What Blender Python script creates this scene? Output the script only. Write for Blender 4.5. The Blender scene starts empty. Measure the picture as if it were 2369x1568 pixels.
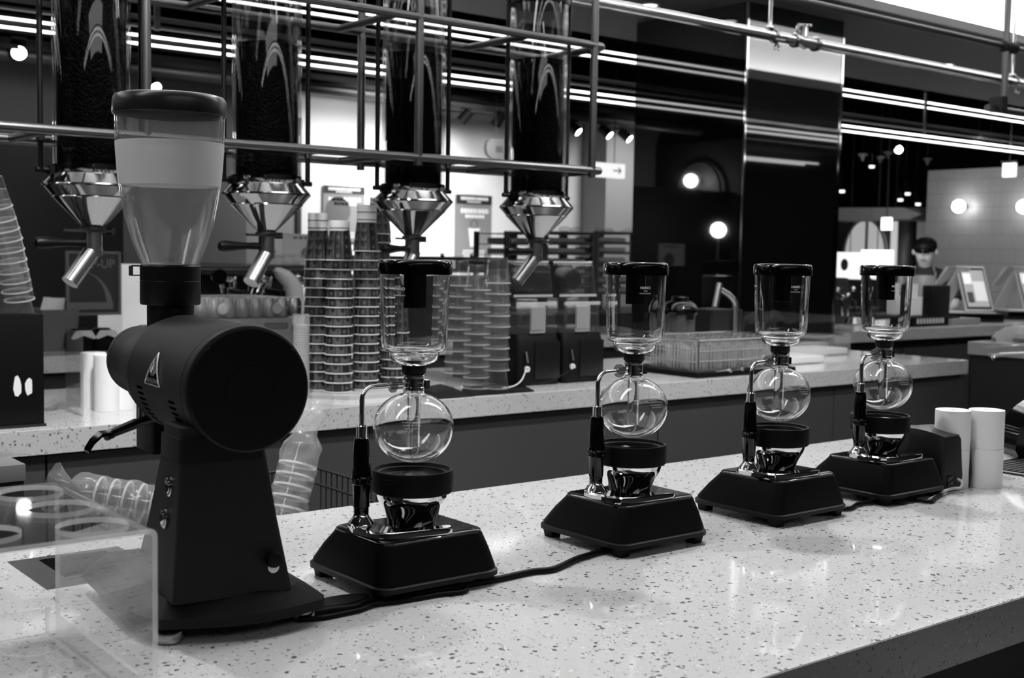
import bpy, bmesh, math, random
from mathutils import Vector, Matrix
random.seed(7)
SC = bpy.context.scene
COL = SC.collection
PI = math.pi

# ------------------------------------------------------------------ camera
F = 2812.62
CX, CY = 1184.5, 784.0
M = Matrix(((0.78283938, -0.6219981, 0.0167592),
            (-0.0304442, -0.06519101, -0.99740828),
            (0.62147861, 0.78030026, -0.06997033)))
CAM = Vector((0, 0, 1.37))
cd = bpy.data.cameras.new('camera')
cam = bpy.data.objects.new('camera', cd)
COL.objects.link(cam)
rt, dn, fw = Vector(M[0]), Vector(M[1]), Vector(M[2])
up = -dn
cam.matrix_world = Matrix(((rt.x, up.x, -fw.x, CAM.x), (rt.y, up.y, -fw.y, CAM.y), (rt.z, up.z, -fw.z, CAM.z), (0, 0, 0, 1)))
cd.sensor_fit = 'HORIZONTAL'
cd.sensor_width = 36.0
cd.lens = F / 2369 * 36
cd.clip_start = 0.05
cd.clip_end = 100
cd.dof.use_dof = True
cd.dof.focus_distance = 1.72
cd.dof.aperture_fstop = 8.5
SC.camera = cam

def ray(px, py):
    return M.transposed() @ Vector((px - CX, py - CY, F))
def at(px, py, x=None, y=None, z=None, d=None):
    r = ray(px, py)
    if z is not None: t = (z - CAM.z) / r.z
    elif y is not None: t = (y - CAM.y) / r.y
    elif x is not None: t = (x - CAM.x) / r.x
    else: t = d / F
    return CAM + r * t
def dep(x, y, z=1.2):
    return (M @ (Vector((x, y, z)) - CAM)).z
def zat(x, y, py):
    lo, hi = -2.0, 6.0
    for _ in range(50):
        m = (lo + hi) / 2
        q = M @ (Vector((x, y, m)) - CAM)
        if CY + F * q.y / q.z > py: lo = m
        else: hi = m
    return m

# ------------------------------------------------------------------ world, lamps, exposure
w = bpy.data.worlds.new('world'); SC.world = w; w.use_nodes = True
bg = w.node_tree.nodes['Background']
bg.inputs[0].default_value = (1, 1, 1, 1); bg.inputs[1].default_value = 0.02
SC.view_settings.view_transform = 'Standard'
SC.view_settings.look = 'None'
SC.view_settings.gamma = 1.0
SC.view_settings.use_curve_mapping = False
SC.view_settings.exposure = 0.25
SC.cycles.transparent_max_bounces = 64
SC.cycles.max_bounces = 16
SC.cycles.transmission_bounces = 16
SC.cycles.glossy_bounces = 6

def lamp_spot(name, loc, target, power, size=55, radius=0.035, blend=0.5):
    l = bpy.data.lights.new(name, 'SPOT'); l.energy = power; l.spot_size = math.radians(size); l.spot_blend = blend
    l.shadow_soft_size = radius
    o = bpy.data.objects.new(name, l); COL.objects.link(o); o.location = loc
    o.rotation_euler = (Vector(target) - Vector(loc)).to_track_quat('-Z', 'Y').to_euler()
    return o
def lamp_area(name, loc, target, power, sx, sy):
    l = bpy.data.lights.new(name, 'AREA'); l.shape = 'RECTANGLE'; l.size = sx; l.size_y = sy; l.energy = power
    o = bpy.data.objects.new(name, l); COL.objects.link(o); o.location = loc
    o.rotation_euler = (Vector(target) - Vector(loc)).to_track_quat('-Z', 'Y').to_euler()
    return o
lamp_spot('counter_spot_light', (2.02, 1.87, 2.62), (1.7, 1.2, 0.95), 44, 95, 0.03, 0.6)
lamp_spot('counter_spot_light', (0.45, 2.05, 2.62), (0.9, 1.2, 0.95), 36, 90, 0.03, 0.6)
lamp_spot('counter_spot_light', (3.6, 1.95, 2.62), (2.9, 1.6, 0.95), 45, 90, 0.03, 0.6)
lamp_spot('back_counter_spot_light', (0.9, 1.9, 2.62), (1.15, 2.95, 0.92), 120, 62, 0.04, 0.6)
lamp_spot('back_counter_spot_light', (3.1, 1.95, 2.62), (3.1, 2.95, 0.92), 105, 80, 0.04, 0.6)
# cove tape lights lying on the recess ledges (hidden from below by the ledge)
for yy, s in ((2.39, 1), (4.00, -1)):
    a = lamp_area('cove_tape_light', (4.0, yy, 2.735), (4.0, yy + s * 0.02, 3.0), 130, 16.0, 0.03)
lamp_area('counter_fill_light', (1.6, 1.35, 2.62), (1.6, 1.35, 0), 40, 6.5, 0.25)  # added downward fill that lifts the counter shadows, apart from the light tubes
# unseen soft fill light from the sales floor side, behind the camera
lamp_area('sales_floor_fill', (0.5, -1.6, 2.62), (0.5, -1.4, 0), 14, 3.0, 1.2)

# ------------------------------------------------------------------ materials
MATS = {}
def mat(name, c=0.5, rough=0.5, metal=0.0, spec=0.5, emit=0.0, bump=0.0, bscale=60.0, var=0.0, coat=0.0):
    if name in MATS: return MATS[name]
    m = bpy.data.materials.new(name); m.use_nodes = True
    nt = m.node_tree; b = nt.nodes['Principled BSDF']
    b.inputs['Base Color'].default_value = (c, c, c, 1)
    b.inputs['Roughness'].default_value = rough
    b.inputs['Metallic'].default_value = metal
    b.inputs['Specular IOR Level'].default_value = spec
    b.inputs['Coat Weight'].default_value = coat
    b.inputs['Coat Roughness'].default_value = 0.03
    if emit:
        b.inputs['Emission Color'].default_value = (1, 1, 1, 1); b.inputs['Emission Strength'].default_value = emit
    if bump or var:
        tc = nt.nodes.new('ShaderNodeTexCoord'); nz = nt.nodes.new('ShaderNodeTexNoise')
        nz.inputs['Scale'].default_value = bscale; nz.inputs['Detail'].default_value = 3
        nt.links.new(tc.outputs['Object'], nz.inputs['Vector'])
        if bump:
            bp = nt.nodes.new('ShaderNodeBump'); bp.inputs['Strength'].default_value = bump; bp.inputs['Distance'].default_value = 0.002
            nt.links.new(nz.outputs['Fac'], bp.inputs['Height']); nt.links.new(bp.outputs['Normal'], b.inputs['Normal'])
        if var:
            r = nt.nodes.new('ShaderNodeMapRange'); r.inputs[3].default_value = max(0, c - var); r.inputs[4].default_value = c + var
            nt.links.new(nz.outputs['Fac'], r.inputs[0]); nt.links.new(r.outputs[0], b.inputs['Base Color'])
    MATS[name] = m
    return m

def clear_mat(name, tint=0.97, ior=1.5, rough=0.0, haze=0.0, hazec=0.8, edge=0.0):
    """thin clear sheet: see-through with Fresnel gloss, optional frosting"""
    m = bpy.data.materials.new(name); m.use_nodes = True; nt = m.node_tree; nt.nodes.clear()
    out = nt.nodes.new('ShaderNodeOutputMaterial'); tr = nt.nodes.new('ShaderNodeBsdfTransparent'); gl = nt.nodes.new('ShaderNodeBsdfGlossy')
    tr.inputs[0].default_value = (tint, tint, tint, 1); gl.inputs['Roughness'].default_value = rough
    # a thin sheet reflects alike from both sides: undo the node's flip on back faces
    fr = nt.nodes.new('ShaderNodeFresnel'); ge = nt.nodes.new('ShaderNodeNewGeometry'); mm = nt.nodes.new('ShaderNodeMapRange')
    mm.inputs[3].default_value = ior; mm.inputs[4].default_value = 1 / ior
    nt.links.new(ge.outputs['Backfacing'], mm.inputs[0]); nt.links.new(mm.outputs[0], fr.inputs[0])
    mx = nt.nodes.new('ShaderNodeMixShader')
    nt.links.new(fr.outputs[0], mx.inputs[0]); nt.links.new(tr.outputs[0], mx.inputs[1]); nt.links.new(gl.outputs[0], mx.inputs[2])
    last = mx
    if haze:
        df = nt.nodes.new('ShaderNodeBsdfDiffuse'); df.inputs[0].default_value = (hazec,) * 3 + (1,)
        tl = nt.nodes.new('ShaderNodeBsdfTranslucent'); tl.inputs[0].default_value = (hazec,) * 3 + (1,)
        a = nt.nodes.new('ShaderNodeMixShader'); a.inputs[0].default_value = 0.5
        nt.links.new(df.outputs[0], a.inputs[1]); nt.links.new(tl.outputs[0], a.inputs[2])
        m2 = nt.nodes.new('ShaderNodeMixShader'); m2.inputs[0].default_value = haze
        nt.links.new(mx.outputs[0], m2.inputs[1]); nt.links.new(a.outputs[0], m2.inputs[2])
        last = m2
    nt.links.new(last.outputs[0], out.inputs[0])
    MATS[name] = m
    return m
def glass_mat(name, ior=1.47):
    m = bpy.data.materials.new(name); m.use_nodes = True; nt = m.node_tree; nt.nodes.clear()
    out = nt.nodes.new('ShaderNodeOutputMaterial'); g = nt.nodes.new('ShaderNodeBsdfGlass')
    g.inputs['IOR'].default_value = ior; g.inputs['Roughness'].default_value = 0.0
    nt.links.new(g.outputs[0], out.inputs[0]); MATS[name] = m
    return m

def terrazzo(name, base, dark, rough=0.12, light=None):
    m = bpy.data.materials.new(name); m.use_nodes = True; nt = m.node_tree; b = nt.nodes['Principled BSDF']
    N, L = nt.nodes.new, nt.links.new
    tc = N('ShaderNodeTexCoord')
    def chips(scale, thr, keep, seed):
        mp = N('ShaderNodeMapping'); mp.inputs['Location'].default_value = (seed, seed * 1.7, seed * .3)
        L(tc.outputs['Object'], mp.inputs[0])
        nz = N('ShaderNodeTexNoise'); nz.inputs['Scale'].default_value = scale * 1.6
        L(mp.outputs[0], nz.inputs['Vector'])
        ad = N('ShaderNodeMixRGB'); ad.blend_type = 'ADD'; ad.inputs[0].default_value = 0.008
        L(mp.outputs[0], ad.inputs[1]); L(nz.outputs['Color'], ad.inputs[2])
        v = N('ShaderNodeTexVoronoi'); v.inputs['Scale'].default_value = scale
        L(ad.outputs[0], v.inputs['Vector'])
        sp = N('ShaderNodeSeparateColor'); L(v.outputs['Color'], sp.inputs[0])
        ml = N('ShaderNodeMath'); ml.operation = 'MULTIPLY'; ml.inputs[1].default_value = thr; L(sp.outputs[1], ml.inputs[0])
        lt = N('ShaderNodeMath'); lt.operation = 'LESS_THAN'; L(v.outputs['Distance'], lt.inputs[0]); L(ml.outputs[0], lt.inputs[1])
        gt = N('ShaderNodeMath'); gt.operation = 'GREATER_THAN'; gt.inputs[1].default_value = keep; L(sp.outputs[0], gt.inputs[0])
        mm = N('ShaderNodeMath'); mm.operation = 'MULTIPLY'; L(lt.outputs[0], mm.inputs[0]); L(gt.outputs[0], mm.inputs[1])
        return mm.outputs[0], sp.outputs[2]
    col = None
    nb = N('ShaderNodeTexNoise'); nb.inputs['Scale'].default_value = 260; L(tc.outputs['Object'], nb.inputs['Vector'])
    mr = N('ShaderNodeMapRange'); mr.inputs[3].default_value = base * 0.93; mr.inputs[4].default_value = base * 1.05
    L(nb.outputs['Fac'], mr.inputs[0])
    cur = mr.outputs[0]
    for scale, thr, keep, seed, c0, c1 in ((115, .40, .60, 0, dark, dark * 3.2), (210, .36, .5, 5, dark * 2.2, dark * 5), (170, .34, .7, 9, light or min(1, base * 1.35), light or min(1, base * 1.35))):
        msk, rnd = chips(scale, thr, keep, seed)
        cc = N('ShaderNodeMapRange'); cc.inputs[3].default_value = c0; cc.inputs[4].default_value = c1; L(rnd, cc.inputs[0])
        mx = N('ShaderNodeMixRGB'); L(msk, mx.inputs[0]); L(cur, mx.inputs[1]); L(cc.outputs[0], mx.inputs[2]); cur = mx.outputs[0]
    L(cur, b.inputs['Base Color']); b.inputs['Roughness'].default_value = rough
    MATS[name] = m
    return m

def cup_mat(name):
    """printed paper cup: black with grey blocks and hooks, no lettering"""
    m = bpy.data.materials.new(name); m.use_nodes = True; nt = m.node_tree; b = nt.nodes['Principled BSDF']
    N, L = nt.nodes.new, nt.links.new
    uv = N('ShaderNodeUVMap'); sp = N('ShaderNodeSeparateXYZ'); L(uv.outputs[0], sp.inputs[0])
    def math_(op, a, bb=None):
        n = N('ShaderNodeMath'); n.operation = op
        for i, q in enumerate((a, bb)):
            if q is None: continue
            if isinstance(q, (int, float)): n.inputs[i].default_value = q
            else: L(q, n.inputs[i])
        return n.outputs[0]
    u = math_('MULTIPLY', sp.outputs[0], 8.0)
    cell = math_('FLOOR', u)
    fu = math_('FRACT', u)
    v = math_('FRACT', math_('MULTIPLY', sp.outputs[1], 3.364))
    oi = N('ShaderNodeObjectInfo')
    wn = N('ShaderNodeTexWhiteNoise'); wn.noise_dimensions = '2D'
    cb = N('ShaderNodeCombineXYZ'); L(cell, cb.inputs[0]); L(math_('MULTIPLY', oi.outputs['Random'], 50.0), cb.inputs[1]); L(cb.outputs[0], wn.inputs['Vector'])
    # hook: disc hanging down in a grey block
    dx = math_('ABSOLUTE', math_('SUBTRACT', fu, 0.5))
    lined = math_('GREATER_THAN', dx, 0.40)
    def within(q, a, b): return math_('MULTIPLY', math_('GREATER_THAN', q, a), math_('LESS_THAN', q, b))
    rect = math_('MULTIPLY', within(fu, .08, .80), within(v, .12, .86))
    disc = math_('GREATER_THAN', math_('ADD', math_('POWER', math_('MULTIPLY', math_('SUBTRACT', fu, 0.42), 3.2), 2.0), math_('POWER', math_('MULTIPLY', math_('SUBTRACT', v, 0.82), 2.0), 2.0)), 0.55)
    block = math_('MULTIPLY', rect, disc)
    hook = math_('MULTIPLY', within(fu, .1, .9), math_('LESS_THAN', math_('ADD', math_('POWER', math_('MULTIPLY', math_('SUBTRACT', fu, 0.5), 3.4), 2.0), math_('POWER', math_('MULTIPLY', math_('SUBTRACT', v, 0.45), 2.6), 2.0)), 0.30))
    r1 = math_('GREATER_THAN', wn.outputs['Value'], 0.62); r2 = math_('LESS_THAN', wn.outputs['Value'], 0.5)
    a = math_('MULTIPLY', hook, r1); c = math_('MULTIPLY', block, r2)
    s = math_('MINIMUM', math_('ADD', math_('ADD', a, c), lined), 1.0)
    mr = N('ShaderNodeMapRange'); mr.inputs[3].default_value = 0.004; mr.inputs[4].default_value = 0.062; L(s, mr.inputs[0])
    L(mr.outputs[0], b.inputs['Base Color']); b.inputs['Roughness'].default_value = 0.45
    MATS[name] = m
    return m

def tile_mat(name, c, mortar, tw, th):
    m = bpy.data.materials.new(name); m.use_nodes = True; nt = m.node_tree; b = nt.nodes['Principled BSDF']
    tc = nt.nodes.new('ShaderNodeTexCoord'); sp = nt.nodes.new('ShaderNodeSeparateXYZ'); cb = nt.nodes.new('ShaderNodeCombineXYZ')
    nt.links.new(tc.outputs['Object'], sp.inputs[0]); nt.links.new(sp.outputs[1], cb.inputs[0]); nt.links.new(sp.outputs[2], cb.inputs[1])
    br = nt.nodes.new('ShaderNodeTexBrick'); br.offset = 0; br.inputs['Scale'].default_value = 1
    br.inputs['Brick Width'].default_value = tw; br.inputs['Row Height'].default_value = th; br.inputs['Mortar Size'].default_value = 0.004
    br.inputs['Color1'].default_value = (c,) * 3 + (1,); br.inputs['Color2'].default_value = (c * .9,) * 3 + (1,); br.inputs['Mortar'].default_value = (mortar,) * 3 + (1,)
    nt.links.new(cb.outputs[0], br.inputs['Vector']); nt.links.new(br.outputs['Color'], b.inputs['Base Color']); b.inputs['Roughness'].default_value = 0.35
    MATS[name] = m
    return m

terr = terrazzo('terrazzo_white', 0.62, 0.05, 0.06)
terr_shaded = terrazzo('terrazzo_face_shaded', 0.28, 0.03, 0.35)  # darker copy of the worktop terrazzo: front-face shade put into the colour
black = mat('black_plastic', 0.002, 0.42, spec=0.22, bump=0.02, bscale=300)
blackmatte = mat('black_powder_coat', 0.003, 0.5, spec=0.09, bump=0.15, bscale=900)
grinderm = mat('grinder_powder_coat', 0.011, 0.5, spec=0.14, bump=0.15, bscale=900)
slotm = mat('slot_black', 0.0003, 0.9, spec=0.0)
gloss = mat('black_gloss', 0.0015, 0.06, spec=0.45)
phenol = mat('black_bakelite', 0.001, 0.12, spec=0.4)
rubber = mat('black_rubber', 0.0015, 0.5, spec=0.15)
chrome = mat('chrome', 0.75, 0.05, 1.0)
steel = mat('brushed_steel', 0.45, 0.24, 1.0)
dsteel = mat('dark_steel_tube', 0.16, 0.3, 1.0)
polish = mat('polished_steel', 0.36, 0.08, 1.0)
whitep = mat('white_paint', 0.7, 0.6, var=0.02, bscale=3)
white = mat('white_plastic', 0.75, 0.4)
paper = mat('white_paper', 0.8, 0.8, var=0.02)
grey = mat('grey_laminate', 0.052, 0.5, var=0.003)
dgrey = mat('dark_grey_laminate', 0.022, 0.5)
blackp = mat('matte_black_paint', 0.004, 0.7)
led = mat('led_diffuser', 0.9, 0.5, emit=3.0)
lampglow = mat('lamp_glow', 0.9, 0.5, emit=14.0)
screen_glow = mat('screen_glow', 0.9, 0.5, emit=1.6)
mglass = clear_mat('syphon_glass', 0.985, 1.47)
sglass = clear_mat('silo_acrylic', 0.93, 1.5)
acr = clear_mat('clear_acrylic', 0.975, 1.45, 0.035, haze=0.018)
acr_edge = clear_mat('acrylic_polished_edge', 0.95, 1.5, haze=0.38, hazec=0.9)
pet = clear_mat('clear_plastic_cup', 0.965, 1.5, 0.06, haze=0.035)
film = clear_mat('thin_plastic_film', 0.97, 1.3, 0.22, haze=0.16)
frost = clear_mat('frosted_plastic', 0.85, 1.45, 0.3, haze=0.75, hazec=0.85)
hopmat = clear_mat('hopper_plastic', 0.92, 1.5, 0.02, haze=0.05, hazec=0.85)
cupm = cup_mat('printed_cup_paper')

# ------------------------------------------------------------------ mesh helpers
class MB:
    def __init__(s): s.v = []; s.f = []; s.uv = {}; s.mi = []; s.cur = 0
    def add(s, vs, fs, uvs=None):
        n = len(s.v); s.v += [Vector(q) for q in vs]
        for i, f in enumerate(fs):
            s.f.append(tuple(a + n for a in f)); s.mi.append(s.cur)
            if uvs: s.uv[len(s.f) - 1] = uvs[i]
        return s
    def box(s, a, b, bev=0.0):
        x0, y0, z0 = a; x1, y1, z1 = b
        if bev > 0:
            bm = bmesh.new(); bmesh.ops.create_cube(bm, size=1)
            for v in bm.verts: v.co = Vector(((x0 + x1) / 2 + v.co.x * (x1 - x0), (y0 + y1) / 2 + v.co.y * (y1 - y0), (z0 + z1) / 2 + v.co.z * (z1 - z0)))
            bmesh.ops.bevel(bm, geom=bm.edges[:] , offset=bev, segments=2, affect='EDGES', profile=0.7)
            bm.verts.index_update()
            s.add([v.co.copy() for v in bm.verts], [tuple(v.index for v in f.verts) for f in bm.faces]); bm.free(); return s
        vs = [(x0, y0, z0), (x1, y0, z0), (x1, y1, z0), (x0, y1, z0), (x0, y0, z1), (x1, y0, z1), (x1, y1, z1), (x0, y1, z1)]
        return s.add(vs, [(0, 3, 2, 1), (4, 5, 6, 7), (0, 1, 5, 4), (1, 2, 6, 5), (2, 3, 7, 6), (3, 0, 4, 7)])
    def lathe(s, prof, seg=32, c=(0, 0, 0), axis='z', close=False, uv=False):
        vs = []; fs = []; uvs = []
        n = len(prof); zs = [p[1] for p in prof]; z0, z1 = min(zs), max(zs)
        for i, (r, z) in enumerate(prof):
            for k in range(seg):
                a = 2 * PI * k / seg; p = (r * math.cos(a), r * math.sin(a), z)
                if axis == 'y': p = (p[0], p[2], p[1])
                if axis == 'x': p = (p[2], p[0], p[1])
                vs.append((p[0] + c[0], p[1] + c[1], p[2] + c[2]))
        for i in range(n - 1 + (1 if close else 0)):
            j = (i + 1) % n
            for k in range(seg):
                k2 = (k + 1) % seg
                fs.append((i * seg + k, i * seg + k2, j * seg + k2, j * seg + k))
                va = (zs[i] - z0) / max(1e-6, z1 - z0); vb = (zs[j] - z0) / max(1e-6, z1 - z0)
                uvs.append([(k / seg, va), ((k + 1) / seg, va), ((k + 1) / seg, vb), (k / seg, vb)])
        if not close:
            if prof[0][0] > 1e-5: fs.append(tuple(range(seg))[::-1]); uvs.append([(0, 0)] * seg)
            if prof[-1][0] > 1e-5: fs.append(tuple((n - 1) * seg + k for k in range(seg))); uvs.append([(0, 1)] * seg)
        return s.add(vs, fs, uvs if uv else None)
    def cyl(s, a, b, r, r2=None, seg=16):
        return s.tube([a, b], [r, r if r2 is None else r2], seg)
    def tube(s, pts, r, seg=12, cap=True):
        pts = [Vector(p) for p in pts]; n = len(pts); rs = r if isinstance(r, (list, tuple)) else [r] * n
        vs = []; fs = []; prev = None
        for i, p in enumerate(pts):
            t = (pts[min(i + 1, n - 1)] - pts[max(i - 1, 0)]).normalized()
            if prev is None:
                u = t.orthogonal().normalized()
            else:
                u = (prev - t * prev.dot(t))
                u = u.normalized() if u.length > 1e-6 else t.orthogonal().normalized()
            prev = u; v = t.cross(u)
            for k in range(seg):
                a = 2 * PI * k / seg; vs.append(p + (u * math.cos(a) + v * math.sin(a)) * rs[i])
        for i in range(n - 1):
            for k in range(seg):
                k2 = (k + 1) % seg; fs.append((i * seg + k, i * seg + k2, (i + 1) * seg + k2, (i + 1) * seg + k))
        if cap: fs.append(tuple(range(seg))[::-1]); fs.append(tuple((n - 1) * seg + k for k in range(seg)))
        return s.add(vs, fs)
    def prism(s, poly, z0, z1, inset=0.0):
        """poly in xy between z0, z1 (fan caps via ngon)"""
        n = len(poly); vs = [(p[0], p[1], z0) for p in poly] + [(p[0], p[1], z1) for p in poly]
        fs = [tuple(range(n))[::-1], tuple(range(n, 2 * n))] + [(i, (i + 1) % n, n + (i + 1) % n, n + i) for i in range(n)]
        return s.add(vs, fs)
    def loft(s, loops, caps=True):
        n = len(loops[0]); vs = [p for l in loops for p in l]; fs = []
        for i in range(len(loops) - 1):
            for k in range(n): fs.append((i * n + k, i * n + (k + 1) % n, (i + 1) * n + (k + 1) % n, (i + 1) * n + k))
        if caps: fs.append(tuple(range(n))[::-1]); fs.append(tuple((len(loops) - 1) * n + k for k in range(n)))
        return s.add(vs, fs)
    def sphere(s, c, r, seg=16, rings=10, sz=1.0):
        return s.lathe([(max(1e-6, r * math.sin(PI * i / rings)), -r * sz * math.cos(PI * i / rings)) for i in range(rings + 1)], seg, c)
    def xf(s, mtx):
        s.v = [mtx @ q for q in s.v]; return s
    def build(s, name, m, parent=None, smooth=True, ang=38, fixn=True):
        me = bpy.data.meshes.new(name); me.from_pydata([tuple(q) for q in s.v], [], s.f)
        ms = m if isinstance(m, (list, tuple)) else [m]
        for q in ms: me.materials.append(q)
        if len(ms) > 1:
            for i, p in enumerate(me.polygons): p.material_index = s.mi[i]
        if s.uv:
            ul = me.uv_layers.new(name='UVMap')
            for fi, cs in s.uv.items():
                p = me.polygons[fi]
                for k, li in enumerate(p.loop_indices): ul.data[li].uv = cs[k]
        bm = bmesh.new(); bm.from_mesh(me)
        if fixn: bmesh.ops.recalc_face_normals(bm, faces=bm.faces)
        lim = math.radians(ang)
        for f in bm.faces: f.smooth = smooth
        for e in bm.edges:
            if len(e.link_faces) == 2 and e.calc_face_angle(0) > lim: e.smooth = False
        bm.to_mesh(me); bm.free()
        o = bpy.data.objects.new(name, me); COL.objects.link(o)
        if parent is not None: o.parent = parent
        return o

def rrect(x0, y0, x1, y1, r, n=5):
    out = []
    for cx, cy, a0 in ((x1 - r, y1 - r, 0), (x0 + r, y1 - r, 90), (x0 + r, y0 + r, 180), (x1 - r, y0 + r, 270)):
        for k in range(n + 1):
            a = math.radians(a0 + 90 * k / n); out.append((cx + r * math.cos(a), cy + r * math.sin(a)))
    return out
def loop(poly, z): return [(p[0], p[1], z) for p in poly]

def tag(o, label=None, cat=None, group=None, kind=None):
    if label: o['label'] = label
    if cat: o['category'] = cat
    if group: o['group'] = group
    if kind: o['kind'] = kind
    return o
def thing(name, label, cat, loc=(0, 0, 0), rotz=0.0, group=None):
    o = bpy.data.objects.new(name, None); COL.objects.link(o); o.location = loc; o.rotation_euler = (0, 0, rotz)
    o.empty_display_size = 0.02
    return tag(o, label, cat, group)
def struct(o, label=None):
    o['kind'] = 'structure'
    if label: o['label'] = label
    return o
ORD = ['lowest', 'second', 'third', 'fourth', 'fifth', 'sixth', 'seventh', 'eighth', 'ninth', 'tenth', 'eleventh', 'twelfth', 'thirteenth', 'fourteenth', 'fifteenth', 'sixteenth', 'seventeenth', 'eighteenth', 'nineteenth']
def kids(o): return [c for c in bpy.data.objects if c.parent == o]
def dup(o, loc=None, rotz=None, label=None, parent=None, group=None):
    c = o.copy(); COL.objects.link(c)
    if parent is not None: c.parent = parent
    for k in kids(o): dup(k, parent=c)
    if loc is not None: c.location = loc
    if rotz is not None: c.rotation_euler = (0, 0, rotz)
    if label: c['label'] = label
    if group: c['group'] = group
    return c

def text_geo(txt, size, bold=0.0):
    cu = bpy.data.curves.new('t', 'FONT'); cu.body = txt; cu.size = size; cu.align_x = 'CENTER'; cu.align_y = 'CENTER'; cu.resolution_u = 3
    cu.offset = bold
    ob = bpy.data.objects.new('t', cu); COL.objects.link(ob)
    dg = bpy.context.evaluated_depsgraph_get(); dg.update()
    me = bpy.data.meshes.new_from_object(ob.evaluated_get(dg))
    vs = [v.co.copy() for v in me.vertices]; fs = [tuple(p.vertices) for p in me.polygons]
    bpy.data.objects.remove(ob); bpy.data.curves.remove(cu); bpy.data.meshes.remove(me)
    return vs, fs
def put_text(mb, txt, size, fn, bold=0.0):
    vs, fs = text_geo(txt, size, bold); mb.add([fn(v.x, v.y) for v in vs], fs)

# ================================================================== SETTING
H = 2.69            # soffit height
YP0, YP1, XP0, XP1 = 4.25, 5.07, 4.908, 5.71
struct(MB().box((-6, -5, -0.05), (18, 18, 0)).build('floor', mat('floor_vinyl', 0.12, 0.35, var=0.02)))
# near soffit with the lit cove recess
sof = mat('soffit_paint', 0.13, 0.6, var=0.01, bscale=2)
cm = MB()
cm.box((-6, -5, H), (18, 2.30, H + .3)); cm.box((-6, 4.08, H), (18, 5.5, H + .06))
cm.box((-6, 5.44, H + .06), (18, 5.5, 3.7))
cm.box((-6, 2.30, H), (18, 2.47, H + .03)); cm.box((-6, 3.93, H), (18, 4.08, H + .03)); cm.box((-6, 2.45, H + .03), (18, 2.47, H + .07)); cm.box((-6, 3.93, H + .03), (18, 3.945, H + .05))
struct(cm.build('ceiling', sof))
rm = MB(); rm.box((-6, 2.28, H + .33), (18, 4.08, H + .38)); rm.box((-6, 4.04, H + .06), (18, 4.08, H + .33))
rm.box((-6, 2.28, H + .03), (18, 2.31, H + .33))
struct(rm.build('ceiling_recess', whitep))
struct(MB().box((-6, 5.5, 3.66), (18, 18, 3.7)).build('ceiling_open', blackp))
# walls
def wallbox(n, a, b, m): return struct(MB().box(a, b).build(n, m))
YW = 9.0
def xw(px, py=400): return at(px, py, y=YW).x
wallbox('wall_back', (xw(683), YW, 0), (xw(1640), YW + .1, 2.72), whitep)
wallbox('wall_back_middle', (xw(565), YW - .02, 0), (xw(683), YW + .1, 2.72), mat('grey_wall_paint', 0.2, 0.6, var=0.01))
wallbox('wall_back_left', (-6, YW - .04, 0), (xw(565), YW + .1, 2.72), mat('charcoal_wall_paint', 0.09, 0.6, var=0.005))
wallbox('trim_1', (xw(681), YW - .05, 0), (xw(691), YW, 2.45), dgrey)
wallbox('wall_left', (-6, -5, 0), (-5.9, YW, 3.7), dgrey)
wallbox('wall_front', (-6, -5, 0), (18, -4.9, 3.7), mat('dim_grey_wall', 0.12, 0.6))
wallbox('wall_right', (17.9, -5, 0), (18, 18, 3.7), dgrey)
wallbox('wall_far', (-6, 17.9, 0), (18, 18, 3.7), blackp)
wallbox('trim_2', (-6, YW - .3, 2.66), (xw(1640), YW + .1, 2.78), blackp)
# inner corner that steps out of the white wall (pilaster near the arrow sign)
xa, xb = at(1212, 450, y=YW).x, at(1345, 450, y=YW).x
wallbox('wall_back_recess', (xb, YW - .35, 0), (at(1425, 450, y=YW).x, YW, 2.66), mat('wall_grey_light', 0.32, 0.6))
# tiled wall on the right
tw = tile_mat('small_white_tile', 0.42, 0.26, 0.022, 0.15)
wallbox('wall_right_tiled', (12, 2.5, 0), (12.2, 7.74, 2.36), tw)
# pillar clad in black glass
pg = mat('black_mirror_glass', 0.004, 0.015, spec=1.0, coat=1.0)
pil = thing('pillar', 'tall square pillar clad in glossy black glass behind the counters', 'pillar', (XP0, YP0, 0)); pil['kind'] = 'structure'
e = 0.004
for k, (a, b) in enumerate((((0, 0, 0), (XP1 - XP0, 0.02, H)), ((0, 0.022, 0), (0.02, YP1 - YP0, H)), ((XP1 - XP0 - .02, .022, 0), (XP1 - XP0, YP1 - YP0, H)), ((.022, YP1 - YP0 - .02, 0), (XP1 - XP0 - .022, YP1 - YP0, H)))):
    MB().box(a, b).build('glass_panel', pg, pil)
for (x, y) in ((0, 0), (XP1 - XP0, 0)):
    MB().box((x - .006, y - .006, 0), (x + .006, y + .006, H)).build('corner_trim', chrome, pil)

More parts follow.
